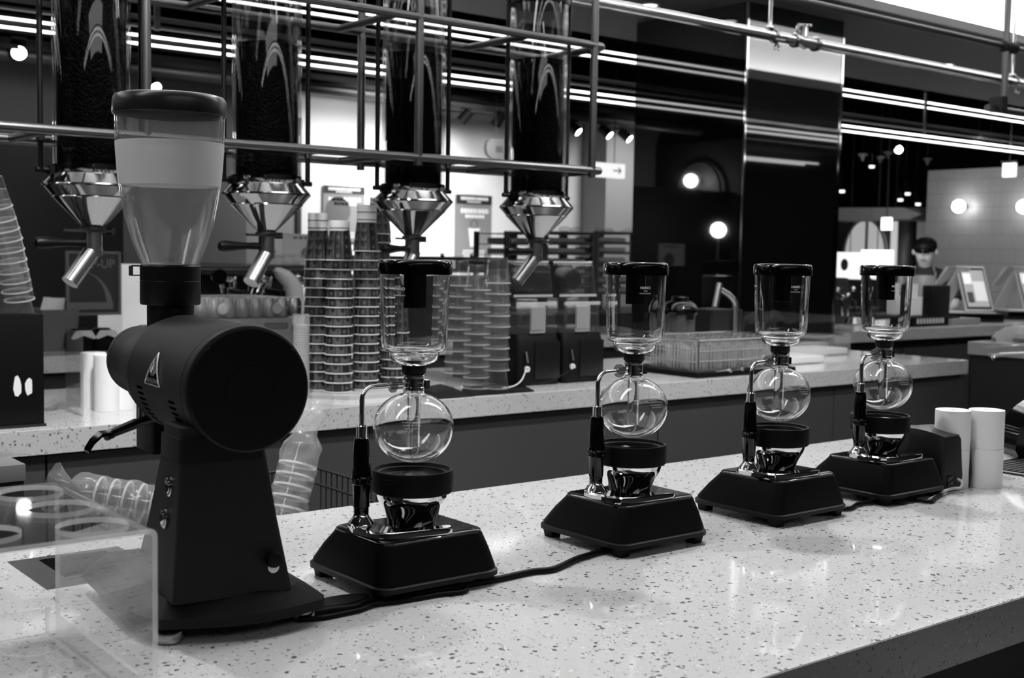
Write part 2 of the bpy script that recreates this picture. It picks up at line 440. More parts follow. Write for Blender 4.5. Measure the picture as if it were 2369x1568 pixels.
# ================================================================== FRONT COUNTER
YF, YB = 0.774, 1.716
fc = thing('front_counter', 'long front service counter with white speckled top holding the coffee brewers', 'counter', (0, 0, 0))
SX0, SX1, SY0, SY1 = 0.474, 0.62, 1.50, 1.66      # inset waste chute opening
cb = MB()
T0 = 0.893
for a, b in (((-1.5, YF, T0), (SX0, YB, .95)), ((SX1, YF, T0), (7.0, YB, .95)), ((SX0, YF, T0), (SX1, SY0, .95)), ((SX0, SY1, T0), (SX1, YB, .95))): cb.box(a, b)
top = cb.build('worktop', terr, fc, smooth=False)
MB().box((-1.5, YF + .0, T0 - .001), (7.0, YF - .0015, .9492)).build('worktop_edge', terr_shaded, fc, smooth=False)
MB().box((-1.5, YF + .09, 0.08), (7.0, YF + .11, T0)).build('front_panel', dgrey, fc)
MB().box((-1.5, YB - .05, 0.08), (7.0, YB - .03, T0)).build('back_panel', dgrey, fc)
MB().box((-1.5, YF + .14, 0.0), (7.0, YB - .1, .08)).build('plinth', blackp, fc)
MB().box((-1.5, YF + .11, .5), (7.0, YB - .05, .52)).build('shelf', dgrey, fc)
# waste chute frame
ch = thing('waste_chute', 'dark square metal frame set flush into the worktop under the acrylic stand', 'chute', (SX0, SY0, .95))
fr = MB()
wd = .028; X1, Y1 = SX1 - SX0, SY1 - SY0
def frame_side(p, q, pi, qi):
    fr.add([(p[0], p[1], .0005), (q[0], q[1], .0005), (qi[0], qi[1], .004), (pi[0], pi[1], .004), (pi[0], pi[1], -.03), (qi[0], qi[1], -.03)], [(0, 1, 2, 3), (3, 2, 5, 4)])
o_ = [(-.004, -.004), (X1, -.004), (X1, Y1), (-.004, Y1)]; i_ = [(wd, wd), (X1 - wd, wd), (X1 - wd, Y1 - wd), (wd, Y1 - wd)]
for k in range(4): frame_side(o_[k], o_[(k + 1) % 4], i_[k], i_[(k + 1) % 4])
fr.build('frame', mat('dark_anodised', 0.09, 0.35, 0.6), ch, smooth=False, fixn=False)
MB().box((wd, wd, -.4), (X1 - wd, Y1 - wd, -.03)).build('bin_mouth', blackp, ch)

# ================================================================== BACK COUNTER
bc = thing('back_counter', 'long back counter with thick white speckled top and dark grey panelled front', 'counter', (0, 0, 0))
BY0, BY1, BX1 = 2.83, 3.62, 4.74
MB().box((-2, BY0, .893), (BX1, BY1, .95)).build('worktop', terr, bc, smooth=False)
MB().box((-2, BY0 - .002, .8925), (BX1 + .001, BY0, .949)).build('worktop_edge', terrazzo('terrazzo_back', 0.5, 0.07, 0.3), bc, smooth=False)
seams = [-2.0, at(107, 1060, y=BY0 + .02).x, 1.9, 2.9, 3.85, BX1 - .02]
for a, b in zip(seams[:-1], seams[1:]):
    MB().box((a + .003, BY0 + .02, .1), (b - .003, BY0 + .04, .885)).build('front_panel', grey, bc)
MB().box((-2, BY0 + .04, 0.0), (BX1 - .02, BY1 - .05, .893)).build('carcass', blackp, bc)
MB().box((BX1 - .02, BY0 + .02, .0), (BX1, BY1 - .05, .89)).build('end_panel', grey, bc)

# rear worktop in front of the back wall
rc = thing('rear_counter', 'far rear worktop with pale front edge behind the back counter', 'counter', (0, 0, 0))
MB().box((-2, 4.72, .885), (XP0 - .01, 5.5, .95)).build('worktop', terr, rc, smooth=False)
MB().box((-2, 4.76, 0), (XP0 - .01, 5.45, .72)).build('cabinet', blackp, rc)
MB().box((-2, 4.75, .76), (XP0 - .01, 4.76, .885)).build('fascia', dgrey, rc)
# till counter right of the pillar
tcn = thing('till_counter', 'till counter right of the black pillar with pale top and dark doors', 'counter', (0, 0, 0))
MB().box((XP1 + .01, 4.3, .885), (11.5, 5.1, .95)).build('worktop', terrazzo('terrazzo_far', 0.42, 0.1, 0.2), tcn, smooth=False)
MB().box((XP1 + .01, 4.36, 0), (11.5, 5.05, .885)).build('carcass', blackp, tcn)
for k in range(6):
    x = 5.76 + k * .78
    MB().box((x, 4.335, .12), (x + .74, 4.36, .83)).build('door', mat('dark_door', 0.035, 0.45), tcn)
# side counter at far right
sc4 = thing('side_counter', 'dark-sided counter block at the right edge with a crumpled bag on top', 'counter', (0, 0, 0))
MB().box((5.84, 2.2, .885), (7.6, 3.49, .95)).build('worktop', terrazzo('terrazzo_side', 0.36, 0.1, 0.2), sc4, smooth=False)
MB().box((5.86, 2.2, 0), (7.6, 3.47, .885)).build('carcass', mat('dark_carcass', 0.02, 0.5), sc4)

# ================================================================== SILO RACK
ZL, ZU = 1.628, 2.004
R0, R1 = 2.78, 3.08
rack = thing('silo_rack', 'suspended steel tube rack carrying the row of coffee bean silos', 'rack', (0, 0, 0))
XE = 2.545
def bar(n, a, b, r): return MB().tube([a, b], r, 14).build(n, dsteel, rack)
for z in (ZL, ZU):
    for y in (R0, R1): bar('rail', (-1.5, y, z), (XE, y, z), .0115)
    MB().tube([(XE - .002, R0, z), (XE + .010, R0 + .012, z), (XE + .012, R0 + .03, z), (XE + .012, R1 - .03, z), (XE + .010, R1 - .012, z), (XE - .002, R1, z)], .0115, 14).build('end_bar', dsteel, rack)
    for k in range(-6, 2):
        x = 1.804 + k * .456
        if x > -1.4: bar('cross_bar', (x, R0, z), (x, R1, z), .0105)
for x in (-.43, .34, 1.112, 1.877, 2.515):
    for y in (R0, R1):
        if y == R1 and abs(x - 2.515) < .01: continue
        bar('post', (x, y, ZL - .022), (x, y, 3.02), .0115)

def silo_tube_prof(r, z0, z1, t=.006): return [(r, z0), (r, z1), (r - t, z1), (r - t, z0)]
SY = 2.92
SXs = [1.034, 1.493, 1.954, 2.413]
def silo(x, i, hang, spang, label):
    t = thing('bean_silo', label, 'silo', (x, SY, 1.5435), 0, None)
    zt = 2.13 - 1.5435; r = .089
    MB().lathe(silo_tube_prof(r, .002, zt), 48, close=True).build('acrylic_tube', sglass, t)
    MB().lathe([(.0, zt - .004), (.082, zt - .004), (.082, zt), (.093, zt), (.093, zt + .03), (.088, zt + .035), (0, zt + .035)], 48).build('lid', black, t)
    MB().lathe([(.0885, -.001), (.091, -.001), (.0915, .0), (.0915, .019), (.0885, .0195)], 48, close=True).build('collar', polish, t)
    zb = -.1268
    MB().lathe([(.086, -.001), (.0915, -.0015), (.0935, -.004), (.1145, -.026), (.1155, -.029), (.1145, -.032), (.0955, -.0535), (.0945, -.0545), (.0955, -.057), (.0915, -.0595), (.0245, zb), (.022, zb), (.06, -.08), (.086, -.02)], 48, close=True).build('funnel', polish, t, ang=20)
    # slide gate
    g = MB(); pl = [(-.047, -.014), (-.04, -.017), (.035, -.017), (.052, -.008), (.078, -.003), (.078, .003), (.052, .008), (.035, .017), (-.04, .017), (-.047, .014)]
    g.prism(pl, zb - .012, zb - .006); g.lathe([(.030, zb - .006), (.030, zb - .001), (.0225, zb)], 24)
    g.box((-.052, -.012, zb - .018), (-.044, .012, zb - .001))
    gg = g.build('slide_gate', dsteel, t); gg.rotation_euler[2] = math.radians(spang)
    MB().lathe([(.0215, zb - .012), (.0215, zb - .07), (.0205, zb - .07), (.0205, zb - .012)], 28, close=True).build('outlet_neck', steel, t)
    # bent outlet pipe
    a = math.radians(spang); dx, dy = math.cos(a), math.sin(a)
    p0 = Vector((0, 0, zb - .055)); p1 = Vector((dx * .062, dy * .062, zb - .055 - .078))
    dirv = (p1 - p0).normalized(); pb = p0 - dirv * .012
    MB().tube([pb, p0, p1], .0205, 24).build('spout', steel, t)
    b = math.radians(hang); hx, hy = math.cos(b), math.sin(b); zh = zb - .038
    hp = [(.018, .0085), (.035, .0095), (.055, .0085), (.08, .0105), (.105, .0135), (.125, .0145), (.134, .012), (.138, .005)]
    MB().tube([(hx * q, hy * q, zh - .02 * max(0, q - .05)) for q, rr in hp], [rr for q, rr in hp], 16).build('handle', black, t)
    for s in (-1, 1):
        MB().tube([(s * .121, 0, -.002), (s * .121, 0, zt + .5)], .0068, 12).build('hanger_rod', black, t)
        j = MB(); j.tube([(s * .086, -.0, .004), (s * .132, 0, .004)], .0068, 10)
        j.box((s * .098 - .006, -.014, -.006), (s * .098 + .006, .014, .014))
        j.build('hanger_arm', black, t)
        MB().tube([(s * .121, 0, ZL - 1.5435 - .012), (s * .121, 0, ZL - 1.5435 + .018)], .0105, 12).build('rod_collar', dsteel, t)
        MB().tube([(s * .121, -.14, ZL - 1.5435), (s * .121, .16, ZL - 1.5435)], .004, 8).build('rod_bracket', dsteel, t)
    return t
sl = ['leftmost of four bean silos, behind the black grinder hopper, filled beyond the frame',
      'second bean silo from the left, between the grinder hopper and the paper cup towers',
      'third bean silo from the left, hanging directly above the nearest coffee syphon',
      'rightmost of four bean silos, with its round black lid just visible at the top']
beanm = bpy.data.materials.new('roasted_beans'); beanm.use_nodes = True
nt = beanm.node_tree; b = nt.nodes['Principled BSDF']; b.inputs['Roughness'].default_value = 0.6; b.inputs['Specular IOR Level'].default_value = .02
tc = nt.nodes.new('ShaderNodeTexCoord'); vo = nt.nodes.new('ShaderNodeTexVoronoi'); vo.inputs['Scale'].default_value = 130
nt.links.new(tc.outputs['Object'], vo.inputs['Vector']); bp = nt.nodes.new('ShaderNodeBump'); bp.inputs['Strength'].default_value = 1; bp.inputs['Distance'].default_value = .004; bp.invert = True
nt.links.new(vo.outputs['Distance'], bp.inputs['Height']); nt.links.new(bp.outputs[0], b.inputs['Normal'])
mr = nt.nodes.new('ShaderNodeMapRange'); mr.inputs[3].default_value = .0004; mr.inputs[4].default_value = .003; nt.links.new(vo.outputs['Color'], mr.inputs[0]); nt.links.new(mr.outputs[0], b.inputs['Base Color'])
btop = [2.11, 1.904, 1.932, 1.965]
for i, x in enumerate(SXs):
    silo(x, i, (181, 181, 200, 190)[i], (192, 203, 200, 166)[i], sl[i])
    bm_ = MB(); zt = btop[i]
    rr = .0795
    bm_.lathe([(.003, 1.43), (.022, 1.436), (rr, 1.535), (rr, zt - .004), (rr * .8, zt), (.001, zt + .004)], 40)
    o = bm_.build('coffee_beans', beanm); tag(o, 'dark roasted coffee beans filling the ' + ('leftmost', 'second', 'third', 'rightmost')[i] + ' silo tube', 'beans', kind='stuff')
    o.location = (x, SY, 0)

# ================================================================== COFFEE SYPHONS AND BEAM HEATERS
def beam_heater(loc, label):
    # origin: left-front lower corner on the counter; 185 mm square
    t = thing('beam_heater', label, 'heater', loc, 0, None)
    b = MB()
    L0 = rrect(.003, .003, .182, .183, .02); L1 = rrect(.010, .010, .167, .143, .022)
    b.loft([loop(L0, .021), loop(L0, .024), loop([(p[0] * .5 + q[0] * .5, p[1] * .5 + q[1] * .5) for p, q in zip(L0, L1)], .047), loop(L1, .066), loop([(q[0] * .99 + .0009, q[1] * .99 + .0008) for q in L1], .068)])
    b.build('body', blackmatte, t)
    F0 = rrect(0, 0, .185, .187, .022)
    MB().loft([loop(F0, .013), loop(F0, .019), loop(rrect(.003, .003, .182, .184, .02), .021)]).build('flange', black, t)
    for x, y in ((.008, .008), (.155, .008), (.008, .157), (.155, .157)):
        MB().loft([loop(rrect(x + .002, y + .002, x + .02, y + .02, .003), 0), loop(rrect(x, y, x + .022, y + .022, .003), .013)]).build('foot', rubber, t)
    P = rrect(.012, .012, .165, .141, .02)
    MB().loft([loop(P, .0682), loop(P, .0705), loop(rrect(.0135, .0135, .1635, .1395, .019), .0715)]).build('glass_top', gloss, t)
    c = (.105, .093, 0)
    MB().lathe([(.0315, .0716), (.0322, .078), (.0345, .085), (.0378, .092), (.0415, .0985), (.0445, .104), (.0460, .109), (.0465, .1145), (.02, .1145)], 48, c).build('chrome_goblet', chrome, t)
    q = MB()
    q.lathe([(.043, .1135), (.051, .1135), (.0524, .1152), (.0524, .140), (.0514, .1425), (.0487, .1425), (.047, .1385), (.043, .1375), (.042, .1375), (.042, .118)], 56, c, close=True)
    for row in range(4):     # knurled pimples
        for k in range(64):
            a = 2 * PI * (k + .5 * (row % 2)) / 64; z = .1195 + row * .0052; r = .0524
            n_ = Vector((math.cos(a), math.sin(a), 0)); tt = Vector((-math.sin(a), math.cos(a), 0)); p = Vector(c) + n_ * r + Vector((0, 0, z)); h = .0009
            q.add([p + tt * h, p + Vector((0, 0, h)), p - tt * h, p - Vector((0, 0, h)), p + n_ * .0007], [(0, 1, 4), (1, 2, 4), (2, 3, 4), (3, 0, 4)])
    q.build('rubber_ring', rubber, t)
    MB().lathe([(.0, .1355), (.042, .1355), (.042, .1368), (0, .1372)], 48, c).build('heating_glass', gloss, t)
    return t

def syphon(loc, rotz, label, tview):
    """origin: glass axis on the heater plate"""
    t = thing('coffee_syphon', label, 'syphon', loc, 0, None)
    Z = 1.022
    def z(v): return v - Z
    # --- stand (its foot turns about the glass axis)
    c, s = math.cos(rotz), math.sin(rotz)
    def R(x, y, zz=0): return Vector((c * x - s * y, s * x + c * y, zz))
    out = [(-.058, .024), (-.074, .026), (-.088, .014), (-.092, -.005), (-.09, -.035), (-.084, -.054), (-.072, -.064), (-.05, -.070), (-.02, -.0745), (.002, -.0775), (.009, -.076), (.0125, -.071), (.012, -.066), (.006, -.063), (-.02, -.0575), (-.038, -.053), (-.05, -.045), (-.058, -.030), (-.058, -.005), (-.052, .014)]
    p = MB(); o1 = [R(*q) for q in out]
    cx = sum(q.x for q in o1) / len(o1); cy = sum(q.y for q in o1) / len(o1)
    def sh(q, k, zz): return (cx + (q.x - cx) * k, cy + (q.y - cy) * k, zz)
    p.loft([[sh(q, 1, .0002) for q in o1], [sh(q, 1.0, .006) for q in o1], [sh(q, .97, .0085) for q in o1]])
    p.build('foot_plate', chrome, t, ang=25)
    L = R(-.0745, .004)
    cc = (L.x, L.y, 0)
    MB().lathe([(.0165, .0086), (.0155, .011), (.011, .0165), (.0098, .0185), (.0092, .021)], 32, cc).build('leg_cone', chrome, t)
    MB().lathe([(.0085, .0185), (.0095, .022), (.0095, .029), (.0105, .030), (.0112, .058), (.0115, .0585), (.0128, .0595), (.0128, .0612), (.0118, .062), (.0118, .0632), (.013, .0640), (.013, .066), (.012, .0672), (.0118, .072), (.0098, .110), (.0092, .1115), (.0092, .1165), (.0075, .1178)], 36, cc).build('handle', phenol, t)
    MB().lathe([(.0068, .117), (.0068, .131), (.0055, .1323), (.0035, .1325)], 24, cc).build('ferrule', chrome, t)
    # bent rod
    zr = z(1.2015); pts = [Vector((L.x, L.y, .13)), Vector((L.x, L.y, zr - .016))]
    tgt = Vector((0, 0, zr)); din = (tgt - Vector((L.x, L.y, zr))).normalized()
    for k in range(1, 7):
        a = PI / 2 * k / 6; pts.append(Vector((L.x, L.y, zr - .016)) + din * .016 * (1 - math.cos(a)) + Vector((0, 0, .016 * math.sin(a))))
    pts.append(tgt - din * .016 + Vector((0, 0, .001)))
    MB().tube(pts, .0033, 16).build('support_rod', chrome, t)
    kn = tgt - din * .031 + Vector((0, 0, .001))
    MB().tube([kn - din * .0028, kn - din * .002, kn + din * .002, kn + din * .0028], [.0085, .0098, .0098, .0085], 28).build('clamp_knob', MATS['knob'], t)
    cl = MB(); cl.lathe([(.0132, z(1.195)), (.0142, z(1.195)), (.0142, z(1.1985)), (.0137, z(1.199)), (.0137, z(1.2045)), (.0142, z(1.205)), (.0142, z(1.2085)), (.0132, z(1.2085))], 36, close=True)
    for zz in (z(1.1975), z(1.2055)): cl.tube([tgt * 0 + Vector((0, 0, zz)) - din * .034, Vector((0, 0, zz)) - din * .0135], .0016, 8)
    cl.box((.010, -.012, z(1.1965)), (.0165, -.004, z(1.2075)))
    cl.build('neck_clamp', chrome, t)
    # --- lower glass bulb
    th = .0014; prof = [(.0128, z(1.1945)), (.0128, z(1.2085)), (.0135, z(1.2105)), (.0147, z(1.2125)), (.0147, z(1.2138)), (.0132, z(1.2142))]
    ball = []
    cz, rz_, rx_ = z(1.1466), .0450, .0518
    for k in range(27):
        a = PI * (k / 26.0); r = rx_ * math.sin(a) ** .92 if 0 < k < 26 else 0; q = cz - rz_ * math.cos(a)
        if k > 13 and r < .0128: break
        ball.append((max(r, .0003), q))
    outer = ball + prof
    inner = [(max(r - th, .0002), (q + th * .9 if q < cz else q) if i < len(ball) else q) for i, (r, q) in enumerate(outer)]
    MB().lathe(outer + inner[::-1], 56, close=True).build('glass_bulb', MATS['bulb'], t, ang=80)
    # --- upper chamber
    o2 = [(.0085, z(1.121)), (.0085, z(1.214)), (.0135, z(1.222)), (.0165, z(1.2275)), (.0265, z(1.2305)), (.0306, z(1.2345)), (.0318, z(1.2395)), (.0322, z(1.2430)), (.0345, z(1.2442)), (.0385, z(1.2458)), (.0412, z(1.2495)), (.0422, z(1.2560)), (.0425, z(1.268)), (.0448, z(1.3455))]
    t2 = .0017; i2 = [(max(r - t2, .002), q + (t2 if 2 < k < 9 else 0)) for k, (r, q) in enumerate(o2)]
    MB().lathe(o2 + i2[::-1], 56, close=True).build('upper_glass', MATS['bulb'], t, ang=80)
    MB().lathe([(.009, z(1.2000)), (.0108, z(1.2)), (.0125, z(1.2142)), (.0148, z(1.2165)), (.0156, z(1.2175)), (.0160, z(1.2265)), (.0150, z(1.2272)), (.0090, z(1.2272))], 36, close=True).build('rubber_stopper', rubber, t)
    cp = MB(); cp.lathe([(.0465, z(1.3425)), (.0472, z(1.3425)), (.0474, z(1.356)), (.0462, z(1.3595)), (.0435, z(1.361)), (.0, z(1.3613)), (.0, z(1.3590)), (.0455, z(1.3585))], 56)
    cp.build('cap', phenol, t, ang=50)
    ct = MB(); ct.lathe([(.0138, z(1.3585)), (.0138, z(1.2997)), (.0128, z(1.2995)), (.0125, z(1.355))], 36, close=True)
    for k in range(24):
        a = 2 * PI * k / 24; ct.box((-.0006, -.0002, z(1.30)), (.0006, .0006, z(1.357)))
        n = len(ct.v); rot = Matrix.Rotation(a, 4, 'Z')
        for i in range(n - 8, n): q = ct.v[i]; ct.v[i] = rot @ (q + Vector((0, .0138, 0)))
    ct.build('cap_sleeve', phenol, t)
    # ball chain of the filter
    bc_ = MB(); a0 = Vector((.002, -.001, z(1.122)))
    for k in range(16):
        u = k / 15; bc_.sphere((.002 + .006 * math.sin(u * 4.0), -.001 + .004 * u, z(1.121) - .0165 * u), .0009, 8, 5)
    bc_.build('ball_chain', chrome, t)
    # --- printing on the glass
    pr = MB(); rg = .0449
    av = math.radians(tview)
    def on_cyl(z0, aoff):
        def f(x, y):
            a = av + aoff + x / rg; zz = z(z0) + y; r = .0440 + (zz - z(1.30)) * .030 + .0004
            return (r * math.cos(a), r * math.sin(a), zz)
        return f
    put_text(pr, 'HARIO', .0052, on_cyl(1.3245, 0), .00012)
    put_text(pr, 'TCA', .0030, on_cyl(1.3200, 0))
    put_text(pr, 'MADE IN JAPAN', .0024, on_cyl(1.3165, 0))
    put_text(pr, 'HARIO', .0040, on_cyl(1.3245, -1.75))
    put_text(pr, '2', .008, on_cyl(1.3130, -1.75))
    def on_ball(z0, aoff):
        def f(x, y):
            zz = z(z0) + y; ch_ = max(-.99, min(.99, (zz - cz) / rz_)); r = rx_ * math.sqrt(1 - ch_ * ch_) ** .92 + .0004
            a = av + aoff + x / r; return (r * math.cos(a), r * math.sin(a), zz)
        return f
    put_text(pr, '3', .0050, on_ball(1.1440, -.30)); put_text(pr, '.         .', .0050, on_ball(1.1440, -.30))
    put_text(pr, 'HARIO', .0034, on_ball(1.1620, -.20))
    for k, row in enumerate(('! CAUTION', 'HEAT RESISTANT GLASS', 'DO NOT USE WITH CRACKS', 'OR SCRATCHES  DO NOT', 'HEAT WHILE EMPTY')):
        put_text(pr, row, .0020 if k else .0030, on_ball(1.1665 - k * .0036, .42))
    pr.build('printing', MATS['print'], t, smooth=False, fixn=False)
    return t
clear_mat('knob', 0.55, 1.5, 0.02, haze=0.25, hazec=0.25)
glass_mat('bulb', 1.45)
mat('print', 0.8, 0.6)
HX = [.761, 1.144, 1.479, 1.762]
AX = [.866, 1.256, 1.590, 1.880]
hl = ['black beam heater base nearest the camera, under the first coffee syphon beside the grinder',
      'second black beam heater base from the left, standing alone mid counter',
      'third black beam heater base from the left, partly behind the second one',
      'farthest black beam heater base, beside the receipt printer and paper rolls']
ys_l = ['nearest and largest glass coffee syphon, first to the right of the black grinder',
      'second glass coffee syphon from the left with black lid',
      'third glass coffee syphon from the left, in front of the black pillar',
      'farthest and smallest glass coffee syphon, beside the paper rolls']
h0 = beam_heater((HX[0], 1.195, .95), hl[0]); h0['group'] = 'beam heaters in a row on the front counter'
s0 = syphon((AX[0], 1.287, 1.0216), 0.0, ys_l[0], -150); s0['group'] = 'glass syphons on the beam heaters'
for i in (1, 2, 3):
    dup(h0, (HX[i] + (.0, .006, .006, .010)[i], 1.195, .95), label=hl[i])
    s = dup(s0, (AX[i], 1.287, 1.0216), label=ys_l[i])
    s.rotation_euler = (0, 0, math.radians((0, 6, 6, 8)[i]))
    for k in kids(s):
        if k.name.startswith('printing'): k.rotation_euler = (0, 0, math.radians((0, 28, 32, 18)[i]))

# ================================================================== GRINDER
GA = math.radians(-5.5); GX, GY, GZ = 0.58645, 1.18548, 1.21993 - .95
G = thing('coffee_grinder', 'tall matte black coffee grinder with clear hopper and barrel body, on the front counter', 'grinder', (GX, GY, .95), GA)
gex, gey = Vector((math.cos(GA), math.sin(GA), 0)), Vector((-math.sin(GA), math.cos(GA), 0))
def gz(v, py, u=0.0):
    p = Vector((GX, GY, 0)) + gey * v + gex * u
    return zat(p.x, p.y, py) - .95
def gs(v): p = Vector((GX, GY, 0)) + gey * v; return dep(p.x, p.y) / F
R_ = .0695
# base
bp_ = [(-.090, .016), (-.057, .002), (-.020, -.010), (.014, -.013), (.050, -.008), (.088, .004), (.096, .018), (.099, .075), (.099, .26), (.08, .29), (-.09, .29), (-.112, .26), (-.112, .07), (-.102, .03)]
tp_ = [(-.080, .028), (-.050, .012), (-.018, .004), (.012, .000), (.040, .004), (.058, .012), (.066, .026), (.068, .08), (.068, .24), (.06, .26), (-.08, .26), (-.09, .24), (-.09, .075), (-.085, .04)]
MB().loft([loop(bp_, .018), loop(bp_, .029), loop(tp_, .0475)]).build('base', grinderm, G, ang=12)
# column: leaning side faces, deeper at the bottom
def cloop(x0, x1, y0, y1, z, r=.006): return loop(rrect(x0, y0, x1, y1, r, 3), z)
MB().loft([cloop(-.082, .052, .003, .150, .0465), cloop(-.077, .034, .003, .105, .13), cloop(-.073, .019, .003, .068, .213), cloop(-.073, .017, .005, .067, .232)]).build('column', grinderm, G)
MB().loft([cloop(-.0755, .020, .0005, .071, .196), cloop(-.075, .019, .0005, .070, .221)]).build('column_cap', black, G)
for (fx, fy) in ((-.078, .030), (.078, .04), (-.08, .25), (.07, .25)):
    MB().lathe([(.011, 0), (.016, .002), (.017, .008), (.016, .013), (.009, .0185)], 28, (fx, fy, 0)).build('levelling_foot', polish, G)
for v, zz, ch_ in ((.034, 1.117, 'I'), (.043, 1.081, '0')):
    xf = -.0765 if ch_ == 'I' else -.0795
    o = MB().lathe([(.0, -.004), (.0088, -.003), (.0088, .0012), (.0075, .0022), (.0068, .0022), (.0068, .0005), (.0060, .0005), (.0060, .0030), (.0052, .0036), (0, .0036)], 28).build('push_button', polish, G)
    o.location = (xf, v, zz - .95); o.rotation_euler = (0, -PI / 2, 0); o.scale = (1.25, 1.25, .7)
    tt = MB(); put_text(tt, ch_, .006, lambda x, y: (.0037 * 0 + y, -x, .0039)); q = tt.build('button_mark', black, o, smooth=False, fixn=False)
# barrel (axis local y), z up
ba = MB()
ba.lathe([(R_ - .004, .0012), (R_ - .001, .003), (R_, .006), (R_, .0155), (R_ - .0008, .0165), (R_ - .0008, .0175), (R_, .0185), (R_, .212), (R_ - .0007, .213), (R_ - .0007, .2145), (R_ - .0002, .2155), (R_ - .003, .235), (.062, .262), (.054, .300), (.0475, .34), (.0462, .385), (.0452, .386), (.0462, .387), (.0455, .402), (.041, .412), (.0, .415)], 72, (0, 0, GZ), 'y')
ba.build('barrel', grinderm, G, ang=30)
fd = MB(); fd.lathe([(0, .0), (.0264, .0), (.0266, .0006), (.0268, .0), (R_ - .0045, .0002), (R_ - .0022, .0014), (R_ - .003, .004), (0, .004)], 72, (0, -.002, GZ), 'y'); fd.build('end_cap', black, G, ang=20)
for a in (40, 135, 220, 318):
    a = math.radians(a); MB().lathe([(0, -.0028), (.0022, -.0028), (.0026, -.002), (.0026, .001)], 12, ((R_ - .007) * math.cos(a), 0, GZ + (R_ - .007) * math.sin(a)), 'y').build('screw', black, G)
# cooling slots: recessed dark louvres following the barrel
for v0, a0, n in ((.158, 189, 10), (.043, 193, 10)):
    for k in range(n):
        a = math.radians(a0 + k * 5.7); sl_ = MB()
        for r0 in (R_ + .0003,):
            u0, u1 = a - .021, a + .021
            vs = []
            for (aa, vv) in ((u0, v0), (u0, v0 + .021), (u1, v0 + .021), (u1, v0)): vs.append((r0 * math.cos(aa), vv, GZ + r0 * math.sin(aa)))
            for (aa, vv) in ((u0, v0), (u0, v0 + .021), (u1, v0 + .021), (u1, v0)): vs.append(((r0 - .004) * math.cos(aa), vv, GZ + (r0 - .004) * math.sin(aa)))
            sl_.add(vs, [(0, 1, 2, 3), (0, 4, 5, 1), (1, 5, 6, 2), (2, 6, 7, 3), (3, 7, 4, 0), (4, 7, 6, 5)])
        sl_.build('cooling_slot', slotm, G, smooth=False)
# triangular badge on the barrel side
def onbar(u, h, lift=.0):  # u along barrel (towards the lens is -), h is arc height
    a = math.radians(172) - h / R_; r = R_ + lift
    return (r * math.cos(a), .113 - u, GZ + r * math.sin(a))
def tri(m, pts, lift0, lift1, n=5):
    # outline strip/solid patch subdivided so it hugs the curve
    (a, b_, c_) = pts
    vs = []; fs = []; idx = {}
    for i in range(n + 1):
        for j in range(n + 1 - i):
            k = n - i - j; x = (a[0] * i + b_[0] * j + c_[0] * k) / n; y = (a[1] * i + b_[1] * j + c_[1] * k) / n
            idx[(i, j)] = len(vs); vs.append(onbar(x, y, lift1))
    for i in range(n):
        for j in range(n - i):
            fs.append((idx[(i, j)], idx[(i + 1, j)], idx[(i, j + 1)]))
            if i + j < n - 1: fs.append((idx[(i + 1, j)], idx[(i + 1, j + 1)], idx[(i, j + 1)]))
    m.add(vs, fs)
TP = [(.000, .0240), (-.0275, -.0125), (.0275, -.0125)]
bdg = MB(); tri(bdg, TP, 0, .0009, 8); badge = bdg.build('badge', gloss, G, smooth=True, fixn=False)
bl = MB(); bz = mat('badge_silver', 0.55, 0.25, 0.9)
for p_, q_ in ((0, 1), (1, 2), (2, 0)):
    P_, Q_ = TP[p_], TP[q_]; bl.tube([onbar(P_[0] + (Q_[0] - P_[0]) * k / 10, P_[1] + (Q_[1] - P_[1]) * k / 10, .0012) for k in range(11)], .00085, 8)
bl.build('badge_border', bz, badge)
cw = MB()
def pt(u, h): return onbar(u, h, .0014)
for u0, h0_, u1, h1_ in ((-.006, .001, -.0105, .0095), (-.0035, .003, -.005, .0155), (0, .004, .0005, .0225), (.0035, .003, .006, .0155), (.006, .001, .0115, .0085)):
    cw.tube([pt(u0, h0_), pt(u1, h1_)], [.0009, .0004], 6); cw.sphere(pt(u1, h1_), .0009, 8, 5)
cw.add([pt(-.0068, -.0025), pt(0, -.0015), pt(.0068, -.0025), pt(.0062, .0032), (pt(0, .0045)), pt(-.0062, .0032)], [(0, 1, 2, 3, 4, 5)])
cw.build('badge_crown', bz, badge, fixn=False)
tx = MB(); put_text(tx, 'MAHLKÖNIG', .0078, lambda x, y: onbar(x, y - .0078, .0013), .0001); tx.build('badge_lettering', bz, badge, smooth=False, fixn=False)
# round sticker near the foot and knob
MB().lathe([(0, 0), (.0065, 0), (.0065, -.0006), (0, -.0008)], 24, (.029, .0026, .0735), 'y').build('round_sticker', paper, G)
MB().lathe([(0, -.012), (.008, -.011), (.009, -.006), (.006, 0)], 24, (.026, .002, .0835), 'y').build('black_knob', rubber, G)
